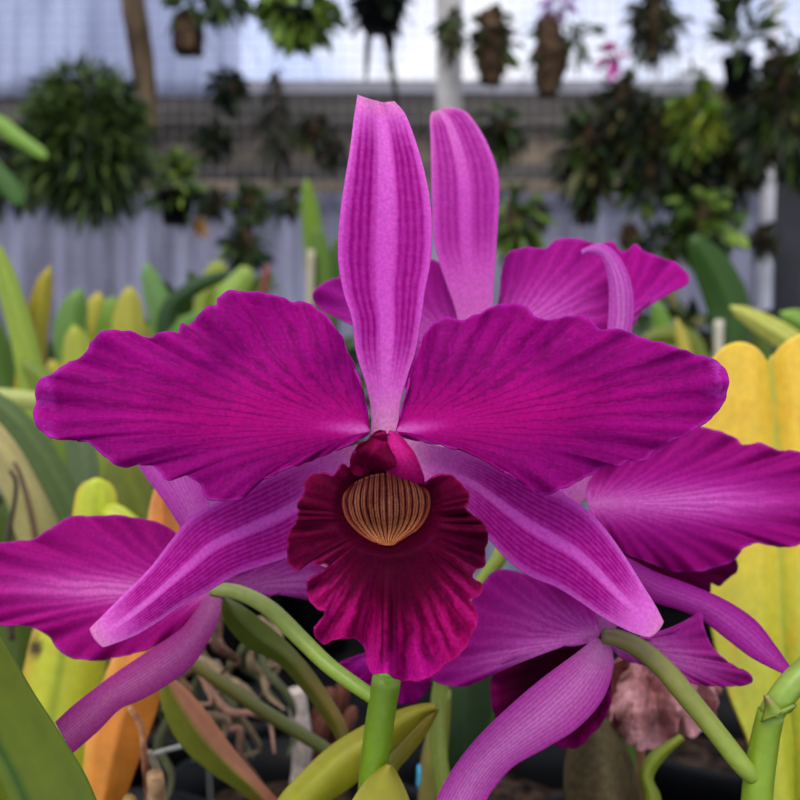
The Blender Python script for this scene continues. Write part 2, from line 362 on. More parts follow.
grid('sepal', eU, eD, lambda T, s, P: .2145+.010*T-.002*T*T+.003*s*s*np.sin(T*3)-.001*s, col_sepal(1.7, z0=.12, z1=.88, nl=17, mid=.12, dark=(170, 8, 132)), M_petal, FA, 200, 110, end=2)
eU = [(400, 438), (425, 444), (455, 450), (485, 460), (520, 476), (550, 490), (572, 500), (590, 513), (607, 532), (624, 556), (642, 585), (655, 606), (663, 622)]
eD = [(402, 462), (430, 488), (462, 508), (488, 538), (508, 560), (530, 576), (555, 586), (575, 598), (600, 615), (625, 629), (640, 635), (650, 637)]
grid('sepal', eU, eD, lambda T, s, P: .2145+.007*T+.003*s*s*np.sin(T*3)-.001*s, col_sepal(3.1, z0=.12, z1=.84, nl=17, mid=.12, dark=(170, 8, 132)), M_petal, FA, 200, 110, end=2)
oL = [(368, 427), (366, 405), (356, 370), (345, 345), (331, 322), (318, 308), (305, 302), (290, 302), (280, 297), (262, 292), (245, 291), (228, 292), (218, 298), (216, 305), (208, 306), (200, 312), (195, 321), (185, 328), (182, 323), (179, 333), (170, 331), (160, 332), (152, 337), (140, 336), (128, 331), (115, 330), (100, 332), (92, 342), (87, 352), (75, 360), (62, 366), (50, 375), (40, 380), (36, 392), (37, 401), (33, 410), (35, 422), (42, 432), (55, 438), (70, 440), (88, 443), (100, 452), (112, 462), (125, 467), (138, 465), (152, 465), (160, 472), (168, 480), (180, 477), (190, 477), (202, 486), (205, 496), (215, 501), (228, 501), (242, 499), (247, 494), (250, 487), (258, 481), (270, 477), (285, 470), (300, 464), (320, 457), (340, 449), (358, 440), (368, 434)]
fan('petal', (370, 431), oL, (36, 400), lambda X, Y, P: .209-.006*np.sin(X*3)+.010*X*X+.012*Y*Y+.006*Y*X+.0011*np.sin(X*17+Y*9)*ss(.1, .35, np.abs(Y)+X*.3), col_front, M_petal, FA, 720, 150, ruf=.0011, rufn=13, jag=.9, seed=.6)
oR = [(398, 426), (404, 400), (412, 372), (420, 350), (424, 335), (434, 323), (448, 318), (462, 320), (475, 315), (490, 308), (505, 304), (518, 304), (530, 309), (537, 317), (548, 320), (560, 318), (572, 316), (583, 315), (592, 321), (600, 329), (612, 330), (625, 330), (640, 337), (655, 341), (670, 346), (690, 352), (708, 357), (720, 364), (727, 375), (728, 388), (724, 402), (714, 415), (700, 426), (685, 436), (668, 443), (655, 450), (645, 460), (630, 462), (620, 466), (608, 464), (590, 475), (575, 484), (560, 490), (545, 494), (530, 488), (510, 476), (490, 462), (470, 453), (440, 445), (415, 440), (400, 435)]
fan('petal', (396, 431), oR, (727, 385), lambda X, Y, P: .209-.005*np.sin(X*3)+.011*X*X+.012*Y*Y-.006*Y*X+.0011*np.sin(X*15-Y*9+1)*ss(.1, .35, np.abs(Y)+X*.3), col_front, M_petal, FA, 720, 150, ruf=.0011, rufn=12, jag=.9, seed=2.3)
# lip
def lipd(px, py):
    rho = np.sqrt(((px-388)/47)**2+((py-508)/40)**2)
    d = .2125-.020*ss(.25, 1.25, rho)+.0
    d = d+.004*ss(1.3, 3.6, rho)-.005*ss(560, 640, py)
    return d
oLip = [(386, 434), (376, 434), (366, 442), (357, 446), (354, 455), (350, 466), (341, 465), (334, 475), (325, 473), (312, 474), (305, 482), (303, 495), (298, 503), (297, 520), (289, 532), (287, 545), (288, 560), (295, 571), (301, 567), (302, 556), (308, 558), (317, 566), (325, 566), (326, 572), (315, 576), (307, 582), (308, 595), (315, 608), (324, 611), (324, 620), (315, 628), (316, 638), (325, 644), (335, 640), (345, 638), (358, 640), (366, 650), (368, 665), (373, 674), (385, 673), (400, 680), (418, 681), (432, 676), (445, 665), (460, 655), (470, 640), (478, 620), (476, 610), (470, 601), (480, 595), (482, 585), (472, 580), (475, 571), (482, 568), (485, 560), (485, 548), (489, 535), (487, 528), (480, 520), (472, 515), (466, 508), (469, 500), (467, 490), (458, 480), (448, 474), (435, 476), (425, 482), (418, 462), (405, 442), (396, 434), (388, 434)]
def lip():
    na, nr = 640, 130
    B = cr(oLip, na); a = np.linspace(0, 1, na); c0 = np.array([388., 520.]); r = np.linspace(0, 1, nr)[:, None]
    s = np.r_[0, np.cumsum(np.linalg.norm(np.diff(B, axis=0), axis=1))]
    B = B+((B-c0)/np.linalg.norm(B-c0, axis=1)[:, None])*(.7*(np.sin(s/3.3)+np.sin(s/1.9))*.6)[:, None]
    Bs = smooth(B, 11); fr = (r**4)[..., None]; P = c0+r[..., None]*((1-fr)*(Bs-c0)+fr*(B-c0))
    ang = np.arctan2(B[:, 1]-c0[1], B[:, 0]-c0[0])
    R = np.broadcast_to(r, P.shape[:2]); Ag = np.broadcast_to(ang, P.shape[:2]); A_ = np.broadcast_to(a, P.shape[:2])
    d = lipd(P[..., 0], P[..., 1])
    low = ss(-.1, .7, np.sin(Ag))
    Aw = Ag+.14*np.sin(Ag*4+.5)+.08*np.sin(Ag*7+2)+.1*R*np.sin(Ag*6); ru = (np.sin(Aw*13+1)+.6*np.sin(Aw*23+R*3)+.4*np.sin(Aw*37))*R**3
    am = .55+.45*np.sin(Ag*3.3+.8)+.3*np.sin(Ag*5.1); d = d+.0034*am*ru*(1-.3*low*ss(1, .8, R))*ss(.35, .8, R)
    d = d+.0011*low*np.sin(Aw*17+.6)*ss(.35, .7, R)*(.6+.5*np.sin(Ag*5))
    d = d-.0016*low*np.exp(-((P[..., 0]-390)/10)**2)*ss(560, 600, P[..., 1])       # central keel
    V = W(P[..., 0], P[..., 1], d)
    x, y = P[..., 0], P[..., 1]
    c = mix((80, 0, 34), (138, 0, 74), ss(545, 620, y)*ss(.45, .75, R))
    c = mix(c, (176, 8, 128), ss(620, 678, y)*ss(75, 20, np.abs(x-395))*.9)
    c = mix(c, (128, 4, 62), .5*ss(.75, 1, R)*ss(520, 480, y))
    c = mix(c, (54, 0, 22), .8*ss(.6, .2, R))
    va = Ag+.06*wob(Ag*9, R*4)
    c = mix(c, (62, 0, 30), .6*lines(va*6.3+.12*wob(Ag*30, R*9), .4)*ss(.25, .4, R)*ss(1, .85, R))
    c = mix(c, (200, 30, 130), .4*lines(va*6.3+.5, .3)*ss(.5, .75, R)*low)
    c = mix(c, (56, 0, 24), .75*lines((x-390+.03*(x-390)*(600-y)/20)/6.4, .35)*ss(16, 8, np.abs(x-390))*ss(548, 560, y)*ss(690, 610, y))
    c = mix(c, (190, 40, 120), .45*ss(.97, 1, R))
    c = mix(c, (236, 170, 190), ss(6, 2, np.hypot(x-325, y-568))*ss(.8, .95, R))
    return mesh('lip', V, gfaces(nr, na), M_lip, FA, lin(np.clip(c, 0, 255)), .0005, label='dark crimson ruffled lip')
LIP = lip()
def col_throat(A, R, X, Y, P):
    c = mix((214, 150, 116), (180, 132, 76), ss(.3, 1, R)+0*X)
    c = mix(c, (150, 60, 54), .7*ss(.8, 1, R)+.3*ss(.2, .5, np.abs(Y)))
    ln = lines(A*17+.1*wob(R*6, A*30), .5)
    return mix(c, (74, 0, 30), .92*ln)
def col_throat(T, s_, P):
    c = mix((214, 146, 86), (232, 156, 118), T); c = mix(c, (150, 60, 46), .75*ss(.75, 1, np.abs(s_))+.6*ss(.85, 1, T)+.5*ss(.12, 0, T))
    c = c*(1+.12*wob(s_*9, T*5)[..., None])
    return mix(c, (74, 0, 26), .9*np.clip(lines(s_*6.5+.14*wob(T*5, s_*7), .5)*ss(-.1, .1, T)+.7*lines(s_*15+.5, .6)*ss(.4, .6, T), 0, 1))
grid('throat', [(381, 545), (370, 540), (357, 531), (347, 519), (343, 506), (344, 495), (350, 486)], [(395, 545), (406, 537), (418, 529), (427, 516), (430, 503), (428, 492), (422, 485)], lambda T, s_, P: lipd(P[..., 0], P[..., 1])-.0012-.0012*(1-s_*s_), col_throat, M_lip, LIP, 70, 220, .0004, end=12, label='striped cream and ochre throat')
c_sl = lambda A, R, X, Y, P: mix(mix((186, 30, 120), (150, 8, 84), ss(.3, 1, R)+0*X), (110, 0, 60), .2*lines(A*9+.2*wob(A*8, R*5), .5))
fan('side_lobe', (389, 431), [(391, 431), (398, 434), (406, 442), (414, 453), (420, 466), (424, 480), (418, 483), (409, 480), (400, 477), (390, 473), (386, 466), (386, 452), (387, 436)], (412, 482), lambda X, Y, P: .1925-.0045*np.sin(X*2.6)+.012*Y*Y, c_sl, M_lip, LIP, 160, 40)
c_sl2 = lambda A, R, X, Y, P: mix(mix((150, 6, 80), (92, 0, 40), ss(.25, .6, R)+0*X), (80, 0, 36), .4*lines(A*8, .5))
fan('side_lobe', (385, 431), [(386, 434), (388, 447), (394, 458), (394, 467), (386, 470), (380, 466), (372, 469), (362, 476), (353, 474), (350, 464), (354, 452), (358, 445), (366, 441), (374, 434), (380, 430)], (364, 472), lambda X, Y, P: .1925-.0055*np.sin(X*2.8)+.001*np.sin(X*9), c_sl2, M_lip, LIP, 160, 40, ruf=.0012, rufn=3)
# column: the short pale body over the throat
V, Fc, c = tube_arr(W([387, 387, 388], [452, 468, 480], [.2195, .209, .2035]), [4/F*.21, 8/F*.21, 5/F*.21], seg=16, n=16, c0=(190, 90, 150), c1=(150, 40, 90))
mesh('column', V, Fc, M_petal, FA, c)
# left flower seen from its side
FL = flower(A, [(376, 699, .2285), (355, 685, .232), (328, 665, .236), (300, 638, .241), (270, 609, .246), (240, 593, .250), (212, 589, .252)], [7, 7.5, 8, 8.5, 8.5, 8, 7.5], (122, 150, 44), (150, 160, 84), 'paler magenta flower at left, seen from behind')
fan('petal', (214, 592), [(206, 583), (195, 560), (178, 535), (158, 522), (140, 519), (115, 515), (90, 516), (70, 517), (50, 528), (30, 540), (0, 543), (-28, 552), (-40, 585), (-25, 612), (0, 625), (20, 625), (35, 628), (50, 637), (58, 650), (72, 658), (95, 660), (120, 657), (150, 648), (180, 632), (200, 612), (210, 598)], (-35, 585), bend(.252, .0, -.004, .012), col_back((250, 136, 222), (210, 36, 164), (184, 20, 136), 22, .06, 4.), M_petal, FL, 380, 90, ruf=.0012, rufn=9, jag=.4)
grid('sepal', [(208, 596), (196, 611), (180, 630), (150, 650), (120, 670), (90, 692), (70, 708), (55, 722)], [(222, 598), (219, 618), (206, 645), (190, 668), (165, 686), (140, 700), (120, 709), (98, 731), (72, 754)], sbend(.250, -.010, 0, .0008), col_sback((188, 74, 150), (212, 124, 178), (168, 50, 134)), M_petal, FL, 120, 50)
grid('sepal', [(206, 590), (190, 545), (170, 510), (150, 482), (138, 464), (128, 440), (124, 410), (132, 380)], [(222, 588), (222, 550), (214, 515), (206, 490), (198, 465), (185, 435), (165, 405), (146, 378)], sbend(.253, .010, 0, .0008), col_sback((206, 84, 188), (220, 120, 204), (196, 70, 180)), M_petal, FL, 100, 40, end=6)
fan('petal', (218, 590), [(222, 582), (240, 570), (265, 558), (300, 548), (340, 545), (370, 560), (378, 585), (360, 600), (330, 605), (300, 592), (285, 591), (268, 597), (250, 601), (230, 598)], (370, 575), bend(.255, .010, .0, .01), col_back((206, 110, 192), (180, 60, 158), (160, 40, 140), 14, .08), M_petal, FL, 200, 60, ruf=.0008)
fan('lip', (222, 584), [(226, 576), (245, 560), (270, 548), (300, 540), (330, 546), (330, 566), (310, 574), (285, 572), (262, 580), (240, 588)], (320, 555), bend(.262, .01), lambda A, R, X, Y, P: mix((90, 0, 44), (140, 4, 80), R+0*X), M_lip, FL, 120, 40, ruf=.001)
# leaves of the central plant
LA = [(435, 706), (425, 709)]
grid('leaf', [(262, 840), (278, 802), (300, 776), (330, 748), (362, 728), (395, 713), (420, 706), (435, 705)], [(300, 840), (325, 805), (350, 786), (378, 762), (396, 745), (410, 730), (424, 716), (436, 709)], lambda T, s, P: .248+.006*T+.004*s*s, lambda T, s, P: mix(mix((150, 152, 30), (168, 160, 40), T)*(1+.06*wob(T*4, s*5)[..., None]), (176, 150, 40), .8*ss(.9, 1, np.abs(s))+.5*ss(.93, 1, T)), M_leaf, A, 60, 24, .0012)
grid('leaf', [(372, 850), (376, 800), (383, 770), (400, 742), (420, 722), (436, 707)], [(392, 850), (396, 800), (396, 772), (408, 756), (424, 735), (438, 709)], lambda T, s, P: .262+.003*T+.002*s*s, lambda T, s, P: mix((120, 124, 30), (160, 140, 40), ss(.2, 1, T)), M_leaf, A, 60, 20, .001)
grid('sheath', [(330, 860), (348, 812), (362, 788), (376, 772), (388, 765)], [(430, 860), (418, 830), (408, 800), (399, 780), (390, 765)], lambda T, s, P: .222+.003*T+.004*s*s, lambda T, s, P: mix(mix((142, 146, 34), (164, 154, 44), T), (206, 198, 90), .85*ss(.88, 1, np.abs(s))), M_leaf, A, 50, 24, .001)
# ================================================================ PLANT B : right stem
bx, by, bz = W(760, 1000, .235)
Bp = thing('orchid_plant', 'orchid plant at the right edge with a jointed green stem', 'orchid', (bx, by, .8))
potm('plant_pot', 'black plastic pot below the jointed stem at the right edge', bx, by, .045, .12)
tube('flower_stem', Bp, [(752, 1090, .232), (753, 900, .232), (757, 800, .230), (763, 750, .230), (771, 712, .229)], [16, 16, 16, 15, 13], c0=(112, 142, 20), c1=(116, 142, 30), seg=24, n=50, bumps=.04)
tube('flower_stem', Bp, [(770, 716, .229), (778, 702, .229), (792, 684, .229), (812, 662, .230), (850, 610, .235), (870, 560, .24)], [12, 13, 11, 10.5, 10, 9], c0=(120, 150, 50), c1=(140, 140, 70), seg=20, n=40)
grid('bract', [(762, 722), (766, 708), (765, 695)], [(796, 704), (786, 712), (768, 697)], lambda T, s, P: .2235+.003*s*s, lambda T, s, P: mix((140, 160, 60), (170, 150, 90), ss(.5, 1, T)), M_leaf, Bp, 20, 12, .0008)
FB = flower(Bp, [(753, 776, .229), (742, 765, .228), (716, 732, .229), (690, 700, .231), (665, 670, .233), (642, 650, .234), (620, 639, .234), (603, 636, .234)], [9, 10, 10, 10.5, 11, 10.5, 10, 8], (134, 156, 52), (104, 90, 50), 'pink flower facing away, its stalk curving to the right stem')
fan('petal', (600, 634), [(598, 622), (590, 607), (575, 596), (555, 586), (530, 576), (505, 570), (492, 573), (478, 590), (465, 612), (455, 635), (447, 655), (432, 674), (436, 682), (450, 686), (468, 685), (484, 678), (500, 664), (520, 652), (548, 646), (578, 645), (598, 641)], (440, 675), bend(.2385, .012, .004, .03, .0), col_back((238, 128, 216), (198, 70, 172), (176, 24, 140), 20, .07, 2.), M_petal, FB, 300, 80, ruf=.0012, rufn=6, jag=.3)
grid('sepal', [(596, 637), (575, 654), (540, 680), (505, 710), (475, 740), (452, 770), (436, 800), (428, 830), (425, 850)], [(611, 645), (613, 668), (602, 700), (577, 728), (545, 748), (515, 765), (496, 785), (482, 810), (470, 850)], sbend(.236, -.006, -.004, .0008), col_sback((196, 86, 172), (222, 138, 200), (176, 48, 152), 15, 2.), M_petal, FB, 140, 60)
grid('sepal', [(590, 632), (585, 610), (580, 585), (570, 552), (556, 520), (540, 490), (528, 470)], [(610, 634), (624, 615), (622, 590), (612, 560), (596, 530), (570, 500), (532, 468)], sbend(.243, .006, 0, .0008), col_sback((206, 84, 188), (220, 120, 204), (196, 70, 180)), M_petal, FB, 80, 40)
fan('petal', (606, 640), [(620, 640), (645, 638), (662, 640), (680, 627), (700, 613), (704, 628), (713, 648), (730, 663), (751, 675), (748, 684), (720, 686), (692, 683), (665, 674), (645, 665), (625, 660), (612, 650)], (748, 680), bend(.2395, .0, .006, .02), col_back((208, 108, 188), (176, 66, 154), (156, 28, 126), 16, .10, 1.), M_petal, FB, 220, 60, ruf=.0008)
fan('lip', (600, 640), [(592, 634), (560, 640), (525, 648), (500, 660), (490, 690), (496, 715), (520, 730), (548, 742), (575, 748), (592, 735), (606, 715), (612, 690), (608, 660)], (540, 725), bend(.255, .01, .0, .02), lambda A, R, X, Y, P: mix(mix((52, 0, 26), (110, 2, 64), ss(.7, 1, R)+0*X), (140, 8, 100), .7*ss(.9, 1, R)), M_lip, FB, 220, 50, ruf=.002, rufn=9, jag=1.)
# right flower with the large petal
FR = flower(Bp, [(868, 565, .2395), (860, 520, .265), (820, 505, .275), (740, 500, .28), (660, 500, .277), (595, 503, .268)], [8, 8, 7, 7, 7, 7], (140, 140, 70), (200, 130, 170), 'magenta flower at right with one broad petal running off the frame')
fan('petal', (588, 503), [(586, 494), (590, 480), (600, 467), (622, 457), (650, 441), (680, 429), (700, 427), (716, 430), (735, 437), (743, 446), (758, 443), (780, 450), (800, 452), (830, 465), (845, 500), (830, 530), (800, 544), (780, 547), (760, 543), (744, 547), (735, 560), (722, 566), (700, 571), (672, 571), (645, 561), (622, 551), (602, 534), (590, 514)], (845, 500), bend(.262, .0, -.004, .025), col_back((240, 120, 216), (188, 22, 150), (164, 10, 122), 26, .07, 6.), M_petal, FR, 420, 90, ruf=.0014, rufn=11, jag=.7)
fan('lip', (620, 540), [(630, 540), (660, 548), (700, 556), (734, 558), (737, 572), (727, 577), (720, 586), (712, 583), (708, 598), (694, 592), (680, 583), (668, 600), (650, 598), (635, 575), (622, 555)], (725, 580), bend(.272, .004), lambda A, R, X, Y, P: mix((120, 0, 78), (96, 0, 56), R+0*X), M_lip, FR, 240, 50, ruf=.001, rufn=7, jag=1.2)
grid('sepal', [(596, 548), (612, 552), (632, 560), (655, 572), (690, 585), (725, 600), (755, 620), (775, 645), (791, 668)], [(592, 556), (602, 566), (625, 580), (650, 600), (680, 610), (702, 620), (728, 640), (752, 658), (783, 674)], sbend(.262, -.028, .004, .001), col_sback((168, 40, 148), (190, 80, 172), (140, 20, 118), 7), M_petal, FR, 120, 30)
grid('sepal', [(580, 505), (562, 498), (556, 488), (550, 470), (552, 440), (570, 410)], [(596, 492), (600, 480), (602, 462), (600, 440), (592, 420), (578, 408)], sbend(.268, .004), col_sback((214, 110, 198), (226, 140, 210), (206, 90, 190)), M_petal, FR, 60, 30)
# broad yellow leaf of the right plant
def col_yl(T, s, P):
    c = mix((198, 200, 60), (236, 198, 66), ss(.35, .95, T))
    c = c*(1+.05*wob(T*6, s*3, 3)[..., None])
    c = mix(c, (150, 168, 60), .55*np.exp(-((s+.17-.1*(1-T))/.06)**2)); c = mix(c, (186, 194, 70), .5*np.exp(-((s-.05)/.12)**2)*ss(.9, .4, T))
    c = mix(c, (228, 176, 50), .5*ss(.2, .9, wob(P[..., 0]/22, P[..., 1]/26, 5)))
    return c
yo = grid('leaf', [(790, 900), (772, 830), (750, 748), (728, 692), (712, 630), (703, 560), (700, 480), (702, 420), (706, 386)], [(812, 900), (832, 830), (852, 750), (866, 690), (878, 610), (884, 540), (884, 470), (872, 410), (858, 376)], lambda T, s, P: .325+.020*T+.005*np.exp(-((s+.18)/.16)**2)-.004*s*s, col_yl, M_leaf, Bp, 120, 90, .0014, endf=lambda s: 42*np.sqrt(np.clip(1-((s+.59)/.42)**2, 0, 1))*(s < -.17)+48*np.sqrt(np.clip(1-((s-.4)/.6)**2, 0, 1))*(s >= -.17)+9*np.exp(-((s+.17)/.04)**2), label='broad yellow folded leaf')
# ================================================================ PLANT C : upper flower behind
cx, cy, cz = W(500, 900, .30)
Cp = thing('orchid_plant', 'orchid plant mostly hidden behind the central bloom, one pale sepal upright', 'orchid', (cx, cy, .8))
potm('plant_pot', 'black plastic pot behind the central stem, holding the mostly hidden orchid', cx, cy+.045, .045, .10)
tube('flower_stem', Cp, [(480, 960, .32), (445, 800, .302), (440, 690, .300), (478, 590, .295), (500, 556, .292), (520, 480, .292), (505, 420, .290)], [9, 9, 9, 8, 8, 7, 7], c0=(130, 140, 50), c1=(150, 170, 70))
FC = flower(Cp, [(507, 430, .2905), (496, 395, .288), (480, 365, .282), (472, 345, .276)], [7, 6, 6, 6], (150, 170, 70), (206, 140, 180), 'pink flower behind the top of the central bloom')
grid('sepal', [(462, 345), (456, 312), (448, 288), (440, 265), (434, 240), (432, 200), (431, 150), (430, 120), (432, 112)], [(486, 345), (492, 316), (493, 290), (496, 250), (499, 200), (497, 170), (486, 141), (473, 120), (464, 111), (452, 108), (444, 108)], sbend(.272, -.006, .01, .0008), col_sepal(5., dark=(178, 40, 152), pale=(230, 122, 206), z0=.25, z1=.98, nl=9, basec=(250, 150, 220), mid=.16), M_petal, FC, 120, 60, end=-1)
fan('petal', (470, 348), [(464, 325), (455, 295), (445, 270), (434, 260), (422, 262), (405, 273), (385, 277), (360, 276), (340, 277), (325, 282), (313, 292), (315, 303), (326, 313), (342, 320), (360, 330), (380, 350), (398, 372), (410, 395), (430, 400), (455, 375)], (318, 295), bend(.280, .0, .0, .015), col_back((216, 100, 200), (188, 46, 166), (170, 20, 146), 20, .12, 1.), M_petal, FC, 240, 70, ruf=.001, rufn=6)
fan('petal', (480, 350), [(488, 335), (498, 310), (501, 285), (503, 265), (510, 252), (525, 247), (545, 248), (558, 240), (572, 238), (588, 241), (602, 246), (618, 256), (628, 275), (632, 300), (628, 325), (610, 340), (560, 352), (510, 360)], (618, 290), bend(.283, .0, .0, .012), col_back((232, 116, 212), (202, 44, 170), (184, 22, 150), 24, .22, 2.), M_petal, FC, 260, 70, ruf=.0012, rufn=7, jag=.4)
grid('sepal', [(600, 372), (606, 340), (609, 312), (609, 285), (604, 262), (597, 254), (588, 252), (582, 254)], [(624, 372), (630, 340), (633, 305), (629, 278), (619, 258), (608, 247), (596, 244), (581, 250)], sbend(.276, -.002, -.002, .001), col_sback((216, 90, 200), (230, 140, 216), (220, 110, 206), 5), M_petal, FC, 100, 24)
fan('petal', (590, 345), [(590, 320), (592, 270), (602, 246), (612, 242), (620, 250), (626, 251), (636, 244), (645, 252), (660, 257), (678, 264), (689, 277), (684, 286), (665, 289), (648, 300), (637, 318), (625, 335), (605, 350)], (688, 278), bend(.298, .0, .0, .01), col_back((214, 70, 190), (198, 22, 160), (190, 14, 150), 16, .1, 3.), M_petal, FC, 220, 60, ruf=.0012, rufn=6, jag=.4)
# low flower half hidden behind the lip
FD = flower(Cp, [(446, 675, .2995), (430, 655, .292), (412, 645, .286), (398, 648, .280)], [7, 6, 6, 6], (140, 150, 60), (200, 130, 170), 'dark magenta flower mostly hidden under the big lip')
fan('petal', (402, 648), [(392, 646), (370, 652), (352, 658), (339, 664), (346, 674), (358, 682), (375, 688), (392, 690), (402, 680)], (342, 668), bend(.268, -.003, .0, .01), col_back((206, 60, 190), (176, 16, 144), (160, 8, 124), 10, .12), M_petal, FD, 160, 50, ruf=.0008)
fan('lip', (404, 650), [(390, 652), (384, 672), (386, 692), (398, 703), (412, 703), (424, 694), (432, 676), (424, 656)], (406, 703), bend(.262, .002, .0, .02), lambda A, R, X, Y, P: mix((110, 0, 70), (142, 6, 112), R+0*X), M_lip, FD, 160, 40, ruf=.001, rufn=6)
# ================================================================ front leaf, lower-left corner
q = W(60, 1264, .205)
G = thing('leafy_orchid', 'smooth dark green strap leaf cutting across the lower-left corner', 'orchid', tuple(q))
potm('plant_pot', 'black plastic pot below the lower-left corner leaf', q[0]-.03, q[1], .045, .12)
def col_g(T, s, P):
    c = mix((84, 102, 10), (100, 114, 18), T); c = c*(1+.05*wob(T*5, s*4, 1)[..., None])
    c = mix(c, (34, 72, 16), .7*np.exp(-((s-.18)/.05)**2)); return mix(c, (104, 140, 50), .6*ss(.94, 1, np.abs(s)))
grid('leaf', [(50, 1270), (10, 1100), (-20, 950), (-80, 800), (-110, 700), (-102, 620), (-66, 552)], [(70, 1270), (120, 1100), (140, 950), (96, 802), (61, 738), (30, 690), (2, 642), (-30, 592), (-62, 550)], lambda T, s, P: .192+.012*np.abs(s-.1)+.004*T, col_g, M_leaf, G, 120, 40, .0016)
# ================================================================ potted plants on the bench
def potted(label, px, d, catg='orchid', group=None, potr=None, hz=.12):
    q = W(px, 400, d); q[2] = BZ+hz-.02
    return thing('potted_orchid', label, catg, tuple(q), group), q
PG = 'potted orchids on the left of the bench'
def pot_for(q, r, label, h=.12): return potm('plant_pot', label, q[0], q[1], r, h, group='black pots on the bench')
def base_leaf(parent, q, pts, wid, d, **kw):
    """leaf rising from the pot mouth at q through the given points"""
    b = (400+(q[0]+random.uniform(-.012, .012))/d*F, 400+(CZ-q[2])/d*F, d)
    return leaf('leaf', parent, [b]+[(x, y, d) if len(z) == 0 else (x, y, z[0]) for x, y, *z in pts], wid, **kw)
random.seed(4)
P1, q = potted('tall strap-leaved orchid at the left edge with an orange-tipped leaf', 30, .62, group=PG); pot_for(q, .05, 'black pot of the tall strap-leaved orchid at the left edge')
base_leaf(P1, q, [(28, 520), (28, 420), (34, 340), (43, 290), (50, 266)], [14, 24, 30, 32, 30, 24, 8], .62, c0=(120, 140, 30), c1=(172, 156, 36), edge=(186, 140, 40), fold=.5)
base_leaf(P1, q, [(46, 520), (40, 430), (26, 350), (8, 285), (-6, 240)], [14, 24, 28, 28, 24, 6], .60, c0=(140, 160, 40), c1=(150, 172, 60), fold=.5)
base_leaf(P1, q, [(24, 500), (10, 420), (-4, 360), (-20, 300)], [16, 30, 40, 36, 6], .63, c0=(70, 100, 30), c1=(86, 118, 46))
base_leaf(P1, q, [(60, 520), (70, 440), (52, 390), (20, 360)], [14, 30, 34, 30, 6], .59, c0=(84, 108, 28), c1=(120, 140, 40))
P2, q = potted('yellow-green fan-leaved orchid just above the left petal', 100, .78, group=PG); pot_for(q, .055, 'black pot of the yellow-green fan-leaved orchid')
for pts, c0, c1 in (([(98, 480), (82, 380), (74, 325)], (120, 150, 40), (176, 180, 60)), ([(104, 480), (94, 370), (98, 292)], (140, 150, 40), (190, 178, 56)), ([(110, 480), (112, 380), (112, 296)], (90, 130, 40), (128, 160, 54)), ([(116, 480), (126, 370), (130, 286)], (130, 150, 44), (184, 176, 60)), ([(90, 480), (70, 400), (50, 360)], (150, 160, 50), (186, 170, 60)), ([(120, 480), (150, 400), (175, 345)], (96, 130, 50), (130, 160, 60)), ([(100, 480), (96, 380), (84, 340), (66, 300)], (130, 150, 44), (170, 176, 70)), ([(118, 480), (134, 400), (142, 320)], (150, 160, 50), (176, 170, 60)), ([(95, 480), (88, 400), (70, 340), (80, 288)], (50, 80, 30), (110, 150, 60)), ([(112, 480), (104, 400), (108, 330)], (110, 140, 30), (160, 170, 50))):
    base_leaf(P2, q, pts, [12, 32, 36, 8], .78+random.uniform(-.03, .03), c0=c0, c1=c1, fold=.5)
P3, q = potted('green orchid with one drooping arched dark leaf behind the left petal', 180, .86, group=PG); pot_for(q, .055, 'black pot of the orchid with the arched dark leaf')
base_leaf(P3, q, [(168, 420), (162, 320), (152, 285), (146, 262)], [10, 16, 22, 28, 10], .86, c0=(84, 114, 44), c1=(112, 150, 80))
base_leaf(P3, q, [(172, 400), (166, 320), (190, 290), (232, 272)], [10, 14, 20, 18, 4], .84, c0=(40, 66, 26), c1=(50, 80, 34))
base_leaf(P3, q, [(180, 400), (172, 350), (190, 322), (214, 312)], [10, 16, 22, 20, 6], .82, c0=(86, 120, 44), c1=(104, 146, 60))
base_leaf(P3, q, [(160, 400), (140, 350), (128, 330), (112, 328)], [10, 14, 18, 16, 5], .88, c0=(120, 130, 60), c1=(160, 150, 90))
# clump helper for bushy plants
def clump(center, rad, n, ln, wd, cols, grav=.25, up=0., seed=0, mshape=3, shell=.35):
    rg = random.Random(seed); parts = []
    for i in range(n):
        u = np.array([rg.gauss(0, 1), rg.gauss(0, 1), rg.gauss(0, 1)]); u /= np.linalg.norm(u)
        p = np.array(center)+u*np.array(rad)*rg.uniform(shell, .82)
        dr = u+np.array([rg.gauss(0, .45), rg.gauss(0, .45), rg.gauss(0, .45)+up]); dr /= np.linalg.norm(dr)
        L_ = ln*rg.uniform(.6, 1.25); g = np.array([0, 0, -grav*L_])
        pts = [p, p+dr*L_*.5+g*.25, p+dr*L_+g]
        c = cols[rg.randrange(len(cols))]; c = np.array(c)*rg.uniform(.8, 1.2)
        w_ = wd*rg.uniform(.7, 1.2)
        parts.append(leaf_arr(pts, [w_*.35, w_, w_*.9, w_*.1], .4, 6, mshape, twist=rg.uniform(-1, 1), side=(rg.gauss(0, 1), rg.gauss(0, 1), rg.gauss(0, 1)), c0=c*.85, c1=c, seed=i))
    return cat(parts)
P4, q = potted('bushy green plant with a pale round leaf, above the left petal', 230, 1.05, 'plant', PG); pot_for(q, .06, 'black pot of the bushy plant with a pale round leaf')
V, Fc, c = clump(W(218, 340, 1.05), (.07, .05, .075), 130, .05, .016, [(60, 84, 30), (84, 110, 36), (110, 130, 44), (46, 62, 24)], seed=5); mesh('foliage', V, Fc, M_back, P4, c)
leaf('leaf', P4, [(215, 330, 1.0), (226, 305, 1.0), (238, 286, 1.0), (250, 268, 1.0)], [8, 20, 34, 22, 6], c0=(120, 150, 60), c1=(164, 190, 84))
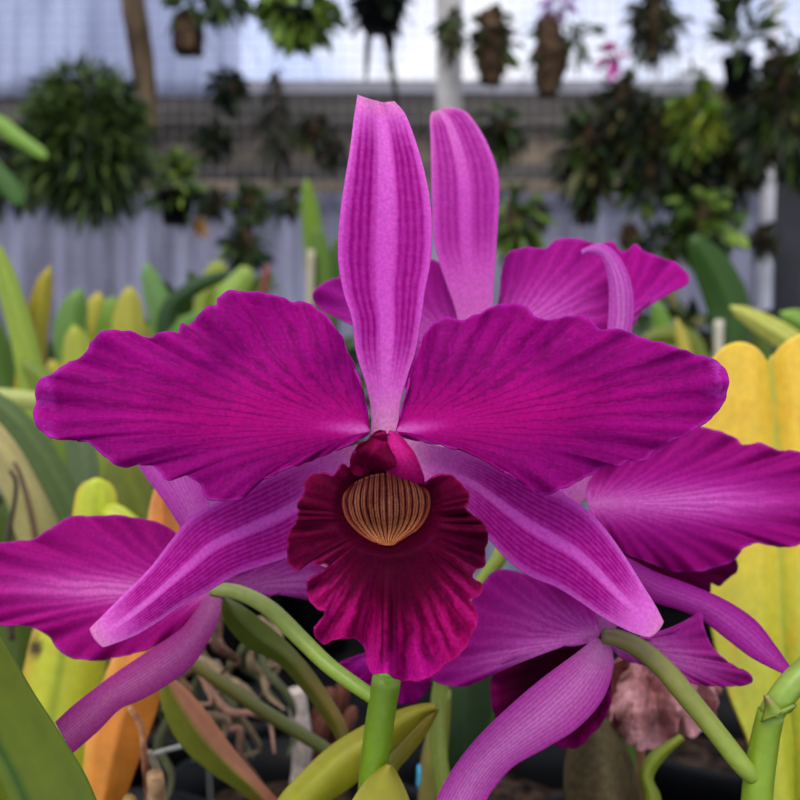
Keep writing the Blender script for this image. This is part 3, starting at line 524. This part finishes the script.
leaf('leaf', P4, [(195, 330, 1.0), (205, 300, 1.0), (222, 262, 1.0)], [8, 18, 24, 6], c0=(120, 140, 40), c1=(160, 170, 60))
tube('stem', P4, [(230, 600, 1.05), (228, 480, 1.05), (222, 370, 1.05)], [5, 5, 4], c0=(80, 90, 40))
tube('stem', P4, [(240, 620, .95), (250, 400, .95), (262, 300, .95), (268, 266, .95)], [3, 3.5, 4, 3.5], c0=(110, 50, 40), c1=(120, 50, 44), label='dark red upright stem')
P5, q = potted('slender plant with an upright paddle leaf left of the tallest sepal', 312, 1.15, 'plant'); pot_for(q, .055, 'black pot of the slender paddle-leaved plant')
base_leaf(P5, q, [(312, 420), (314, 300), (312, 230), (306, 178)], [4, 4, 4, 4, 5, 5, 6, 18, 20, 16], 1.15, c0=(90, 116, 40), c1=(112, 142, 26))
base_leaf(P5, q, [(318, 420), (322, 300), (318, 225)], [4, 12, 24, 8], 1.13, c0=(76, 104, 30), c1=(94, 124, 34))
base_leaf(P5, q, [(325, 420), (330, 320), (338, 235)], [4, 12, 18, 6], 1.17, c0=(60, 90, 30), c1=(76, 108, 34))
tube('stem', P5, [(306, 560, 1.12), (308, 400, 1.12), (311, 250, 1.12)], [4, 4.5, 4], c0=(150, 140, 110), c1=(170, 160, 130), label='pale bamboo-coloured stem')
# nearer leaves at lower left
P6, q = potted('orchid with grey-green and tan leaves at the left edge, level with the bloom', 20, .48, group=PG); pot_for(q, .045, 'black pot of the grey-green and tan leaved orchid')
base_leaf(P6, q, [(90, 600), (78, 530), (50, 470), (20, 425), (-25, 385)], [12, 26, 30, 30, 28, 10], .47, c0=(58, 76, 26), c1=(90, 110, 54))
base_leaf(P6, q, [(100, 620), (88, 540), (84, 480), (78, 430), (62, 392)], [16, 34, 36, 34, 30, 10], .52, c0=(90, 104, 60), c1=(112, 132, 84))
base_leaf(P6, q, [(30, 620), (40, 540), (28, 490), (-10, 440), (-40, 420)], [20, 56, 60, 50, 44, 12], .50, c0=(150, 150, 80), c1=(186, 170, 110))
base_leaf(P6, q, [(20, 640), (-8, 560), (-20, 500)], [20, 56, 60, 20], .46, c0=(74, 94, 26), c1=(84, 100, 30))
leaf('leaf', P6, [(-60, 394, .5), (0, 398, .5), (40, 401, .5), (62, 402, .5)], [22, 21, 19, 10], c0=(170, 180, 90), c1=(176, 182, 96))
tube('stem', P6, [(12, 640, .44), (6, 560, .44), (16, 490, .44), (10, 470, .44)], [3, 3, 2.5, 2], c0=(60, 44, 30), mat=M_stem)
tube('stem', P6, [(48, 640, .44), (36, 540, .44), (22, 480, .44), (14, 462, .44)], [3, 3, 3, 2], c0=(90, 66, 44), mat=M_stem)
P7, q = potted('orchid with bright yellow and orange leaves at lower left', 110, .40, group=PG); pot_for(q, .045, 'black pot of the bright yellow and orange leaved orchid')
def col_y(T, s, P):
    c = mix((176, 186, 40), (200, 200, 56), T); c = mix(c, (120, 140, 30), .6*np.exp(-((s+.1)/.12)**2)); c = mix(c, (190, 140, 40), .6*ss(-.6, -1, s)*ss(.2, .8, T))
    return mix(c, (60, 40, 20), ss(9, 3, np.hypot(P[..., 0]-37, (P[..., 1]-648)*.7))*.9)
grid('leaf', [(70, 1000), (30, 900), (0, 800), (8, 740), (22, 680), (34, 630), (52, 590), (62, 575)], [(110, 1000), (110, 900), (92, 800), (96, 740), (104, 680), (108, 630), (98, 595), (70, 577)], lambda T, s, P: .335+.006*s*s, col_y, M_leaf, P7, 70, 30, .001)
leaf('leaf', P7, [(110, 620, .39), (98, 560, .38), (96, 520, .375), (97, 478, .375)], [40, 60, 56, 44, 12], c0=(190, 200, 50), c1=(206, 214, 62), rib=(170, 190, 50), edge=(206, 160, 50))
leaf('leaf', P7, [(170, 600, .37), (140, 545, .37), (118, 520, .372), (100, 512, .375)], [26, 34, 30, 8], c0=(176, 190, 50), c1=(190, 200, 54), solid=.0007)
leaf('leaf', P7, [(170, 620, .42), (148, 540, .42), (130, 490, .42), (118, 452, .42)], [26, 50, 50, 44, 14], c0=(70, 84, 20), c1=(116, 122, 34))
def col_o(T, s, P):
    c = mix((204, 132, 42), (220, 134, 52), T); c = mix(c, (236, 190, 90), .5*ss(-.5, -1, s)); c = mix(c, (160, 150, 40), .6*ss(-.7, -1, s)*ss(.5, .1, T))
    return c*(1+.08*wob(P[..., 0]/15, P[..., 1]/20)[..., None])
grid('leaf', [(60, 960), (72, 860), (82, 790), (88, 730), (104, 680), (128, 620), (142, 560), (150, 510), (158, 480)], [(90, 960), (106, 860), (128, 790), (150, 730), (166, 680), (178, 620), (182, 560), (176, 510), (162, 480)], lambda T, s, P: .312+.010*T+.006*np.abs(s), col_o, M_leaf, P7, 90, 30, .001, label='orange withering leaf')
def col_r(T, s, P):
    c = mix((128, 132, 42), (176, 112, 74), ss(-.05, .25, s)+0*T); c = mix(c, (160, 84, 60), ss(.75, 1, T)); return c*(1+.06*wob(T*7, s*5, 2)[..., None])
grid('leaf', [(160, 676), (164, 710), (182, 745), (212, 772), (242, 792), (275, 822)], [(166, 674), (186, 690), (208, 715), (232, 748), (254, 775), (288, 812)], lambda T, s, P: .300+.006*np.abs(s-.1), col_r, M_leaf, P7, 70, 30, .001, label='olive leaf with a rust-brown half')
tube('stem', P7, [(170, 648, .325), (205, 672, .325), (265, 712, .325), (330, 752, .325), (380, 790, .325)], [5, 6.5, 7, 6.5, 6], c0=(92, 84, 30), c1=(80, 92, 34))
grid('leaf', [(222, 600), (226, 622), (246, 645), (278, 662), (304, 690), (325, 718), (340, 742)], [(226, 598), (250, 612), (280, 636), (306, 664), (328, 695), (344, 722), (350, 744)], lambda T, s, P: .272+.003*np.abs(s)+.004*T, lambda T, s, P: mix(mix((100, 114, 34), (138, 116, 44), ss(.3, .8, T)), (84, 98, 28), ss(.3, -.6, s)*.7), M_leaf, A, 60, 24, .001)
# dry roots and bark in the gap at lower left
rg = random.Random(8)
RT = thing('root_tangle', 'tangle of dry tan roots between the rusty leaf and the curved stalk', 'roots', tuple(W(215, 760, .42)))
for i in range(26):
    x, y = rg.uniform(165, 262), rg.uniform(610, 720); P_ = [(x, y, rg.uniform(.37, .42))]
    for k in range(4): P_.append((P_[-1][0]+rg.uniform(-22, 26), P_[-1][1]+rg.uniform(-4, 34), min(.44, max(.36, P_[-1][2]+rg.uniform(-.01, .012)))))
    cc = rg.choice([(120, 92, 68), (150, 130, 100), (96, 100, 70), (84, 60, 44), (160, 120, 100)])
    tube('root', RT, P_, [rg.uniform(2, 5), rg.uniform(3, 6), 3, 1.5], mat=M_dry, c0=cc, n=24, seg=8, bumps=.15, seed=i)
for (a, b, r0, cc) in (((130, 708, .30), (144, 752, .31), 3.5, (200, 140, 100)), ((146, 756, .315), (205, 746, .32), 3, (150, 150, 140)), ((148, 752, .315), (160, 800, .32), 5, (140, 130, 110)), ((155, 775, .31), (150, 830, .32), 10, (176, 140, 100)), ((130, 800, .31), (108, 840, .32), 8, (170, 140, 80))):
    m_ = ((a[0]+b[0])/2+4, (a[1]+b[1])/2-4, (a[2]+b[2])/2)
    tube('root', RT, [a, m_, b, (b[0]+6, b[1]+60, b[2]+.06)], [r0*.8, r0, r0, r0], mat=M_dry, c0=cc, n=24, seg=10, bumps=.12)
wl = thing('dead_stub', 'short bleached white dead stem stub standing left of the central stem', 'stem stub', tuple(W(302, 790, .40)))
tube('stub', wl, [(300, 790, .40), (302, 745, .395), (299, 715, .392), (296, 690, .39)], [10, 10, 10, 9], mat=M_dry, c0=(200, 184, 168), c1=(206, 190, 176), bumps=.12)
BR = thing('withered_leaf_sheath', 'dark red-brown withered sheath beside the white stub', 'withered sheath', tuple(W(325, 790, .42)))
for i, (x, y, ww) in enumerate(((322, 712, 22), (338, 700, 16), (318, 735, 18), (344, 730, 14))):
    leaf('sheath_piece', BR, [(x-8, y+60, .42), (x-2, y+20, .415), (x+4, y-6, .41), (x+10, y-24, .41)], [ww, ww*1.2, ww, 5], mat=M_dry, c0=(84, 46, 36), c1=(120, 76, 62), fold=.8)
# pseudobulb with blue tag, dark leaf behind
P8, q = potted('orchid cane with a blue tag, right of the central stem', 440, .345); pot_for(q, .035, 'black pot of the blue-tagged orchid cane', .10)
tube('pseudobulb', P8, [(436, 1010, .345), (432, 850, .34), (430, 800, .338), (434, 760, .336), (440, 720, .335), (443, 690, .335)], [8, 9, 9, 12, 13, 8], c0=(150, 120, 80), c1=(130, 130, 54), seg=20)
tube('tag', P8, [(428.5, 785, .339), (429, 776, .338), (429.5, 767, .338)], [12.5, 12.5, 12.5], mat=M_blue, seg=20, n=6, label='blue plastic tag')
grid('leaf', [(462, 800), (446, 760), (434, 720), (432, 690), (440, 660), (455, 640)], [(480, 800), (484, 760), (492, 725), (500, 690), (500, 655), (470, 636)], lambda T, s, P: .350+.008*np.abs(s), lambda T, s, P: mix(mix((44, 64, 34), (56, 80, 44), T), (110, 130, 60), .8*ss(.75, 1, s)), M_leaf, P8, 50, 24, .001)
# dried bloom, brown leaf, lower right
DB = thing('withered_bloom', 'crumpled dusty-pink withered bloom hanging over the black pot at lower right', 'withered flower', tuple(W(665, 760, .36)))
rg = random.Random(3)
def col_d(A_, R, X, Y, P): return mix(mix((226, 168, 164), (188, 124, 122), .5+.5*wob(P[..., 0]/9, P[..., 1]/9, 2)), (120, 70, 60), .5*ss(.3, -.8, wob(P[..., 0]/14, P[..., 1]/11, 7)))
for i, (b, t, wd, dd) in enumerate((((640, 650), (610, 720), 44, .335), ((650, 650), (648, 752), 60, .325), ((665, 650), (700, 735), 58, .33), ((655, 645), (690, 700), 40, .32), ((640, 665), (630, 745), 40, .322), ((672, 660), (716, 700), 40, .34))):
    b = np.array(b, float); t = np.array(t, float); ax = t-b; pr = np.array([-ax[1], ax[0]])/np.linalg.norm(ax)
    o_ = [b+pr*wd*.12, b+ax*.35+pr*wd*.5, b+ax*.7+pr*wd*.55, b+ax*.95+pr*wd*.25, t, b+ax*.93-pr*wd*.3, b+ax*.6-pr*wd*.55, b+ax*.3-pr*wd*.45, b-pr*wd*.12]
    fan('dry_petal', tuple(b), o_, tuple(t), (lambda i_, dd_: (lambda X, Y, P: dd_+.007*np.sin(Y*13+X*2+i_)*(.3+X)+.010*np.sin(X*4+i_*2)*.6+.0012*wob(P[..., 0]/11, P[..., 1]/12+i_, i_)))(i, dd), col_d, M_dry, DB, 140, 60, ruf=.003, rufn=5, jag=2.2, seed=i*1.7)
tube('pedicel', DB, [(642, 800, .35), (640, 740, .345), (640, 690, .335), (642, 655, .33)], [5, 5, 6, 7], mat=M_dry, c0=(150, 110, 70), c1=(190, 130, 100), bumps=.1)
P9, q = potted('orchid with an olive-brown curled leaf right of the drooping pale sepal', 640, .36); pot_for(q, .03, 'small black pot under the olive-brown curled leaf', .08)
grid('leaf', [(600, 950), (580, 860), (566, 800), (566, 760), (575, 735), (590, 715)], [(660, 950), (650, 860), (640, 800), (632, 765), (618, 738), (596, 714)], lambda T, s, P: .300+.012*s*s-.006*T, lambda T, s, P: mix(mix((70, 54, 32), (86, 74, 48), T), (120, 104, 70), .6*np.exp(-((s-.2)/.2)**2))*(1+.12*wob(T*8, s*6, 3)[..., None]), M_dry, P9, 60, 30, .001)
grid('leaf', [(640, 950), (640, 850), (644, 800), (640, 775), (650, 755), (680, 735)], [(670, 950), (664, 850), (660, 800), (652, 778), (664, 758), (684, 738)], lambda T, s, P: .295+.006*s*s, lambda T, s, P: mix((110, 130, 30), (150, 160, 50), T), M_leaf, P9, 50, 14, .001)
leaf('leaf', P9, [(640, 800, .37), (622, 730, .37), (625, 690, .37), (640, 650, .37)], [14, 26, 40, 34, 10], c0=(80, 112, 34), c1=(104, 140, 44))
0 and leaf('leaf', P9, [(700, 790, .36), (690, 720, .36), (678, 680, .36), (660, 645, .36)], [14, 30, 34, 28, 8], c0=(70, 90, 40), c1=(100, 120, 50))
leaf('leaf', P9, [(590, 790, .33), (580, 735, .33), (592, 700, .33), (606, 668, .33)], [8, 14, 18, 16, 6], mat=M_dry, c0=(150, 130, 80), c1=(170, 150, 100))
for (px, d, r, h, lab) in ((745, .44, .057, .148, 'large black pot with bark mix at lower right under the withered bloom'), (487, .45, .047, .13, 'black pot with a visible rim between the central stem and drooping sepal'), (275, .46, .05, .12, 'black pot behind the thin olive stem at lower left'), (196, .56, .05, .12, 'black pot deep in the gap behind the dry roots')):
    q = W(px, 400, d); potm('plant_pot', lab, q[0], q[1], r, h, group='black pots on the bench')
# right-hand potted plants
P10, q = potted('pale yellow-green leaved plant above the broad yellow leaf', 800, .60); pot_for(q, .05, 'black pot of the pale yellow-green leaved plant')
base_leaf(P10, q, [(860, 480), (830, 380), (790, 342), (755, 320), (730, 306)], [14, 24, 30, 28, 26, 8], .60, c0=(150, 160, 60), c1=(206, 206, 96))
base_leaf(P10, q, [(870, 480), (850, 380), (810, 330), (780, 312)], [14, 30, 44, 36, 10], .63, c0=(110, 140, 50), c1=(140, 176, 70))
base_leaf(P10, q, [(780, 480), (770, 380), (760, 340), (752, 322)], [14, 26, 24, 20, 8], .66, c0=(60, 86, 34), c1=(90, 110, 40))
P11, q = potted('plant with one broad dark green leaf right of the small magenta petal', 700, .95, 'plant'); pot_for(q, .055, 'black pot of the plant with one broad dark green leaf')
base_leaf(P11, q, [(722, 460), (730, 340), (728, 305), (712, 268), (690, 236)], [5, 5, 5, 5, 5, 5, 6, 20, 40, 42, 36, 8], .95, c0=(44, 70, 24), c1=(54, 88, 22), fold=.3)
base_leaf(P11, q, [(715, 450), (695, 350), (670, 335), (640, 340)], [5, 18, 26, 22, 6], .93, c0=(84, 100, 34), c1=(120, 130, 44))
base_leaf(P11, q, [(705, 450), (668, 350), (662, 325), (655, 300)], [5, 18, 28, 24, 6], .97, c0=(76, 110, 34), c1=(110, 150, 50))
base_leaf(P11, q, [(700, 450), (690, 380), (682, 340), (676, 318)], [5, 16, 18, 14, 5], .9, c0=(160, 150, 60), c1=(196, 180, 70))
tube('stake', P11, [(716, 620, .95), (717, 450, .95), (719, 320, .95)], [5, 5, 5], c0=(170, 164, 140), c1=(184, 178, 156), label='pale cane stake')
V, Fc, c = clump(W(690, 345, 1.1), (.11, .05, .05), 110, .06, .015, [(60, 84, 30), (84, 104, 36), (46, 62, 24), (100, 96, 50)], seed=15); mesh('foliage', V, Fc, M_back, P11, c)
# rows of greenery behind, at the bench's far end
for i, (px, py, d, w_, h_, n, lab, cols) in enumerate((
    (30, 430, 1.15, 130, 190, 150, 'dense green plant at the far end of the bench, left edge', [(50, 74, 28), (80, 104, 36), (110, 124, 50)]),
    (140, 420, 1.2, 120, 160, 130, 'dense dark plant at the far end of the bench behind the yellow-green fan', [(44, 64, 28), (72, 92, 34), (150, 110, 70), (96, 116, 46)]),
    (300, 400, 1.25, 160, 190, 140, 'dark bushy plant hidden behind the left petal and tallest sepal', [(40, 60, 26), (66, 88, 34), (90, 104, 44)]),
    (560, 400, 1.25, 200, 190, 120, 'dark bushy plant hidden behind the right petal', [(44, 66, 28), (72, 96, 36)]),
    (60, 560, .75, 150, 130, 120, 'low dark foliage in the shade under the strap leaves', [(34, 46, 22), (52, 62, 28), (90, 70, 50)]))):
    c3 = W(px, py, d); z0 = BZ+.10; c3[2] = max(c3[2], z0+h_/2/F*d*.8)
    b = thing('bushy_plant', lab, 'plant', (c3[0], c3[1], z0), 'bushy plants at the far end of the bench')
    potm('plant_pot', 'black pot under the '+' '.join(lab.split()[:3])+' '+['at the far left end', 'behind the fan-leaved orchid', 'behind the left petal', 'behind the right petal', 'under the strap leaves'][i], c3[0], c3[1], .05, .12, group='black pots on the bench')
    V, Fc, c = clump(c3, (w_/2/F*d, .05, h_/2/F*d), n, .07, .016, cols, up=.4, seed=20+i); mesh('foliage', V, Fc, M_back, b, c)
    V, Fc, c = tube_arr([(c3[0], c3[1], z0), (c3[0]+.003, c3[1], (z0+c3[2])/2), tuple(c3)], [.008, .005], seg=8, n=8, c0=(70, 70, 40)); mesh('stem', V, Fc, M_stem, b, c)
# ================================================================ hanging plants
HG = 'plants hanging in front of the wire mesh'
DK = [(22, 32, 20), (34, 46, 24), (46, 60, 28)]; MD = [(34, 52, 20), (58, 82, 28), (80, 104, 36), (28, 40, 18)]; LT = [(70, 100, 28), (104, 132, 40), (128, 154, 54), (50, 70, 24)]
OL = [(52, 52, 28), (74, 72, 38), (40, 38, 24), (90, 92, 48)]; YL = [(130, 150, 40), (160, 172, 56), (90, 120, 34)]
def hang(label, px, py, d, w_, h_, n, ln, wd, cols, mount='slab', mh=.5, grav=.5, up=0., seed=0, sag=0, mw=.5, name='hanging_plant', wire_up=False, shell=.3):
    k = d/F; c3 = W(px, py, d); Lx = (c3[0], c3[1], c3[2]-h_*k*.5)
    o = thing(name, label, 'hanging plant', Lx, HG)
    V, Fc, c = clump(c3+np.array([0, 0, sag*k]), (w_*k*.5, w_*k*.4, h_*k*.5), n, ln*k, wd*k, cols, grav, up, seed, shell=shell); mesh('foliage', V, Fc, M_back, o, c)
    if mount == 'pot':
        z1 = c3[2]-h_*k*.02; z0 = c3[2]-h_*k*mh; r = w_*k*mw*.5
        lathe('pot', o, c3[0], c3[1], [(0, z0), (r*.72, z0), (r*.98, z1-.01), (r*1.06, z1-.01), (r*1.06, z1), (r*.94, z1), (r*.68, z0+.01), (0, z0+.01)], M_pot, 28)
    elif mount == 'slab':
        V, Fc, c = tube_arr([(c3[0], c3[1]+.01, c3[2]+h_*k*mh*.7), (c3[0]+.004, c3[1]+.01, c3[2]), (c3[0]-.003, c3[1]+.01, c3[2]-h_*k*mh)], [w_*k*mw*.3, w_*k*mw*.45, w_*k*mw*.3], seg=14, n=24, bumps=.25, seed=seed); mesh('cork_mount', V, Fc, M_mount, o, c)
    elif mount == 'basket':
        r = w_*k*mw*.5; z0 = c3[2]-h_*k*.5; hh = h_*k*mh
        for j in range(5):
            zz = z0+hh*(j+.5)/5; t_ = hh*.09
            V = []; Fc = []
            for (xa, xb, ya, yb) in ((-r, r, -r, -r+.008), (-r, r, r-.008, r), (-r, -r+.008, -r, r), (r-.008, r, -r, r)):
                b0 = len(V); V += [(c3[0]+x, c3[1]+y, z) for x in (xa, xb) for y in (ya, yb) for z in (zz-t_, zz+t_)]
                Fc += [tuple(b0+q_ for q_ in f) for f in ((0, 1, 3, 2), (4, 6, 7, 5), (0, 4, 5, 1), (2, 3, 7, 6), (0, 2, 6, 4), (1, 5, 7, 3))]
            mesh('basket_slat', V, Fc, M_mount, o, smooth=False)
        V, Fc, c = tube_arr([(c3[0], c3[1], z0+.005), (c3[0], c3[1], z0+hh*.5), (c3[0], c3[1], z0+hh)], [r*.85, r*.85], seg=12, n=8, bumps=.1); mesh('bark_fill', V, Fc, M_soil, o, c)
    zt = 2.71 if wire_up else c3[2]+h_*k*.25+.02
    V, Fc, c = tube_arr([(c3[0], c3[1], c3[2]), (c3[0]+.001, c3[1]*.99+YW*.01, (c3[2]+zt)/2), (c3[0], (YW-.02) if wire_up else YW-.002, zt)], [.0012, .0012], seg=5, n=8); mesh('hanger_wire', V, Fc, M_wire, o, c)
    return o
hang('huge round ball of fine dark green leaves hanging at upper left', 86, 138, 1.7, 142, 186, 3000, 24, 3.8, MD+[(40, 62, 26), (76, 98, 34), (88, 108, 42)], None, .3, .4, seed=1, shell=.3)
hang('small plant spilling from a brown slatted basket at the top, right of the trunk', 188, 22, 2.1, 42, 62, 60, 18, 8, MD, 'basket', .55, seed=2, sag=22, mw=.62)
hang('dark bushy plant cut by the top edge, right of the slatted basket', 226, 0, 2.1, 54, 34, 80, 16, 8, DK+MD, None, seed=3)
hang('light green round-leaved plant at the top, left of the black hanging pot', 296, 12, 2.0, 84, 62, 200, 18, 13, LT+[(96, 120, 36)], 'pot', .45, seed=4, mw=.5)
h5 = hang('black hanging pot with long dangling roots, above the tallest sepal', 380, 2, 2.0, 62, 40, 60, 18, 8, DK, 'pot', .7, seed=5, mw=.8)
for xs in ([(378, 18), (388, 45), (393, 75), (398, 112)], [(372, 18), (368, 45), (366, 80)], [(384, 18), (392, 40), (388, 70)], [(366, 14), (355, 30), (352, 36)]):
    tube('root', h5, [(x, y, 2.0) for x, y in xs], [3.5, 3.5, 3, 1.5], mat=M_dry, c0=(34, 30, 26), n=20, seg=8)
hang('mossy clump tied to the grey post', 452, 32, 2.45, 26, 56, 70, 14, 6, OL+MD, 'slab', .4, seed=6, wire_up=False)
hang('brown mount with olive leaves hanging just right of the grey post', 492, 40, 2.0, 42, 84, 130, 16, 7, OL+MD, 'slab', .5, seed=7, mw=.9)
hang('dark brown mount with a pale spot, second from the grey post', 549, 48, 2.0, 34, 88, 90, 14, 6, OL+DK, 'slab', .52, seed=8, mw=1.1)
hang('airy green leaf spray beside the dark brown mount', 574, 38, 2.05, 40, 42, 26, 22, 6, MD, None, seed=9, shell=.05)
fl = hang('dark plant crowned by a small magenta bloom, upper right', 622, 98, 2.0, 44, 62, 110, 18, 8, DK+OL, 'slab', .4, seed=10)
V, Fc, c = clump(W(612, 55, 1.98), (.012, .01, .02), 16, .035, .02, [(170, 30, 120), (190, 60, 150)], seed=11); mesh('flower', V, Fc, M_back, fl, c, label='small magenta bloom')
f2 = hang('tiny mauve blossom spray touching the top edge', 556, 2, 1.95, 34, 18, 24, 12, 6, [(170, 110, 190), (190, 140, 200)], None, seed=12)
hang('dark olive plant hanging from the top edge, left of the bright sky gap', 655, 22, 2.0, 46, 74, 140, 24, 6, OL+DK, 'slab', .5, seed=13)
hang('thin wispy grey air plant fronds in the bright sky gap', 690, 60, 2.05, 90, 90, 22, 60, 1.6, [(120, 130, 110), (140, 150, 120)], None, seed=14, shell=.0)
hang('tiny green sprig floating in front of the bright sky gap', 698, 74, 2.0, 24, 18, 14, 16, 6, MD, None, seed=15, shell=.0)
hang('green-leaved plant in a square black pot at upper right', 738, 56, 1.9, 58, 96, 90, 34, 8, MD+DK, 'pot', .42, up=1.2, seed=16, sag=36, mw=.52, grav=.2)
hang('massive dark bush filling the upper right corner', 782, 98, 1.95, 104, 150, 420, 28, 7, DK+OL+MD, 'slab', .4, seed=17, shell=.15)
hang('large trailing green plant right of the pale upright sepal', 592, 150, 2.1, 72, 116, 300, 22, 8, MD+OL, 'slab', .4, seed=18, shell=.2)
hang('bright yellow-green leafy spray below the bright sky gap', 700, 118, 1.98, 50, 84, 110, 20, 10, YL, None, seed=19)
hang('dark mossy mass right below the small magenta bloom', 632, 128, 2.2, 62, 84, 240, 20, 6, DK+OL, 'slab', .4, seed=51)
hang('deep green trailing clump under the yellow-green leafy spray', 690, 172, 2.15, 66, 70, 220, 20, 6, DK+MD, 'slab', .4, seed=52)
hang('dark leafy tuft between the square black pot and yellow-green spray', 722, 112, 2.2, 54, 60, 170, 20, 6, DK+OL, 'slab', .4, seed=53)
hang('shaggy dark plant under the corner bush, against the right edge', 796, 150, 2.1, 40, 60, 120, 20, 6, DK+OL, 'slab', .4, seed=54)
hang('broad dark tangled plant in the middle of the right-hand cluster', 655, 140, 2.05, 92, 110, 330, 22, 8, DK+OL+MD, 'slab', .4, seed=20, shell=.15)
hang('dark plant directly left of the white pipe below the corner bush', 736, 150, 2.1, 46, 110, 170, 22, 7, DK+OL, 'slab', .4, seed=21, shell=.2)
hang('fresh green leafy plant above the broad dark green leaf', 705, 222, 1.9, 70, 92, 170, 20, 11, LT+MD, 'slab', .3, seed=22, shell=.2)
hang('small green sprig hanging below the tangled middle plant', 645, 186, 2.1, 50, 40, 60, 20, 8, MD+LT, None, seed=23)
hang('narrow dark column of roots below the trailing green plant', 585, 196, 2.15, 16, 56, 50, 14, 5, DK, 'slab', .5, seed=24, mw=1.2, wire_up=False)
hang('thin dark tuft above the curled pink petal', 541, 212, 2.2, 16, 42, 36, 12, 5, DK+OL, 'slab', .5, seed=25, wire_up=False)
hang('little brown mount peeping above the curled pink sepal', 629, 234, 2.1, 22, 28, 30, 8, 4, [(90, 70, 56), (70, 60, 44)], 'slab', .5, seed=26, mw=1.2, wire_up=False)
hang('dark green tufts spreading over the small magenta petal', 660, 242, 1.9, 60, 36, 90, 18, 7, DK+MD, None, seed=27)
hang('round dark green plant, upper one of two between trunk and tallest sepal', 228, 88, 2.2, 42, 46, 130, 12, 7, DK, 'slab', .3, seed=28, wire_up=False)
hang('round dark green plant with a red spot, lower one of two right of the trunk', 214, 140, 2.2, 42, 44, 130, 12, 7, DK, 'slab', .3, seed=29, wire_up=False)
hang('light green plant in a black pot beside the big hanging ball', 176, 190, 2.1, 44, 66, 100, 22, 8, LT, 'pot', .52, up=.5, seed=30, sag=12, mw=.8, wire_up=False)
o_ = hang('small dark plant right of the light green potted one', 214, 202, 2.2, 34, 34, 80, 12, 6, DK+OL, 'slab', .4, seed=31, wire_up=False)
o_ = hang('single orange leaf spray under the light green potted plant', 196, 220, 2.1, 14, 22, 10, 14, 7, [(200, 130, 50), (190, 150, 60)], None, seed=32, wire_up=False)
hang('green oval plant right of the small dark plant', 250, 202, 2.15, 38, 50, 110, 12, 7, MD, 'slab', .4, seed=33, wire_up=False)
hang('mid green plant hanging low above the bushy plant with pale leaf', 244, 244, 2.1, 44, 56, 100, 16, 8, MD+DK, 'slab', .4, seed=34, wire_up=False)
hang('faint dark green tuft just left of the tallest sepal', 312, 130, 2.25, 42, 38, 90, 14, 7, DK+OL, 'slab', .4, seed=35, wire_up=False)
hang('long dark dangling strand of stems left of the tallest sepal', 276, 118, 2.3, 20, 130, 110, 18, 4, [(60, 66, 44), (50, 56, 40)], 'slab', .5, seed=36, mw=.5, grav=1., wire_up=False)
hang('small black clump beside the lower edge of the tallest sepal', 332, 152, 2.25, 30, 34, 60, 12, 6, DK, 'slab', .4, seed=37, wire_up=False)
hang('tiny dark green plant left of the paddle leaf', 290, 200, 2.2, 30, 40, 60, 12, 6, DK+MD, 'slab', .4, seed=38, wire_up=False)
hang('green tufted plant behind the pale upright sepal, right side', 500, 128, 2.2, 56, 44, 90, 20, 7, MD, 'slab', .3, seed=39, wire_up=False)
hang('taller green tufted plant below it and right of the pale upright sepal', 514, 222, 2.0, 50, 84, 130, 22, 7, MD+LT, 'slab', .3, seed=40, wire_up=False)
hang('dark olive clump clinging to the white pipe', 762, 238, 2.1, 30, 38, 80, 12, 5, OL, 'slab', .5, seed=41, wire_up=False)
hang('dark plant with a broad bright green leaf tip at the left edge', 2, 170, 1.75, 60, 90, 150, 22, 9, MD+DK, 'slab', .3, seed=42)
ll = thing('arching_leaf_plant', 'bright lime green leaf arching in from the left edge over the big ball', 'plant', tuple(W(-40, 125, 1.45)))
leaf('leaf', ll, [(-60, 128, 1.45), (-10, 122, 1.45), (18, 138, 1.45), (48, 158, 1.45)], [8, 20, 18, 13, 3], c0=(116, 156, 50), c1=(130, 170, 60))
leaf('leaf', ll, [(-60, 130, 1.46), (-25, 150, 1.46), (8, 185, 1.46), (22, 205, 1.46)], [8, 14, 18, 20, 5], c0=(60, 90, 34), c1=(70, 110, 40))
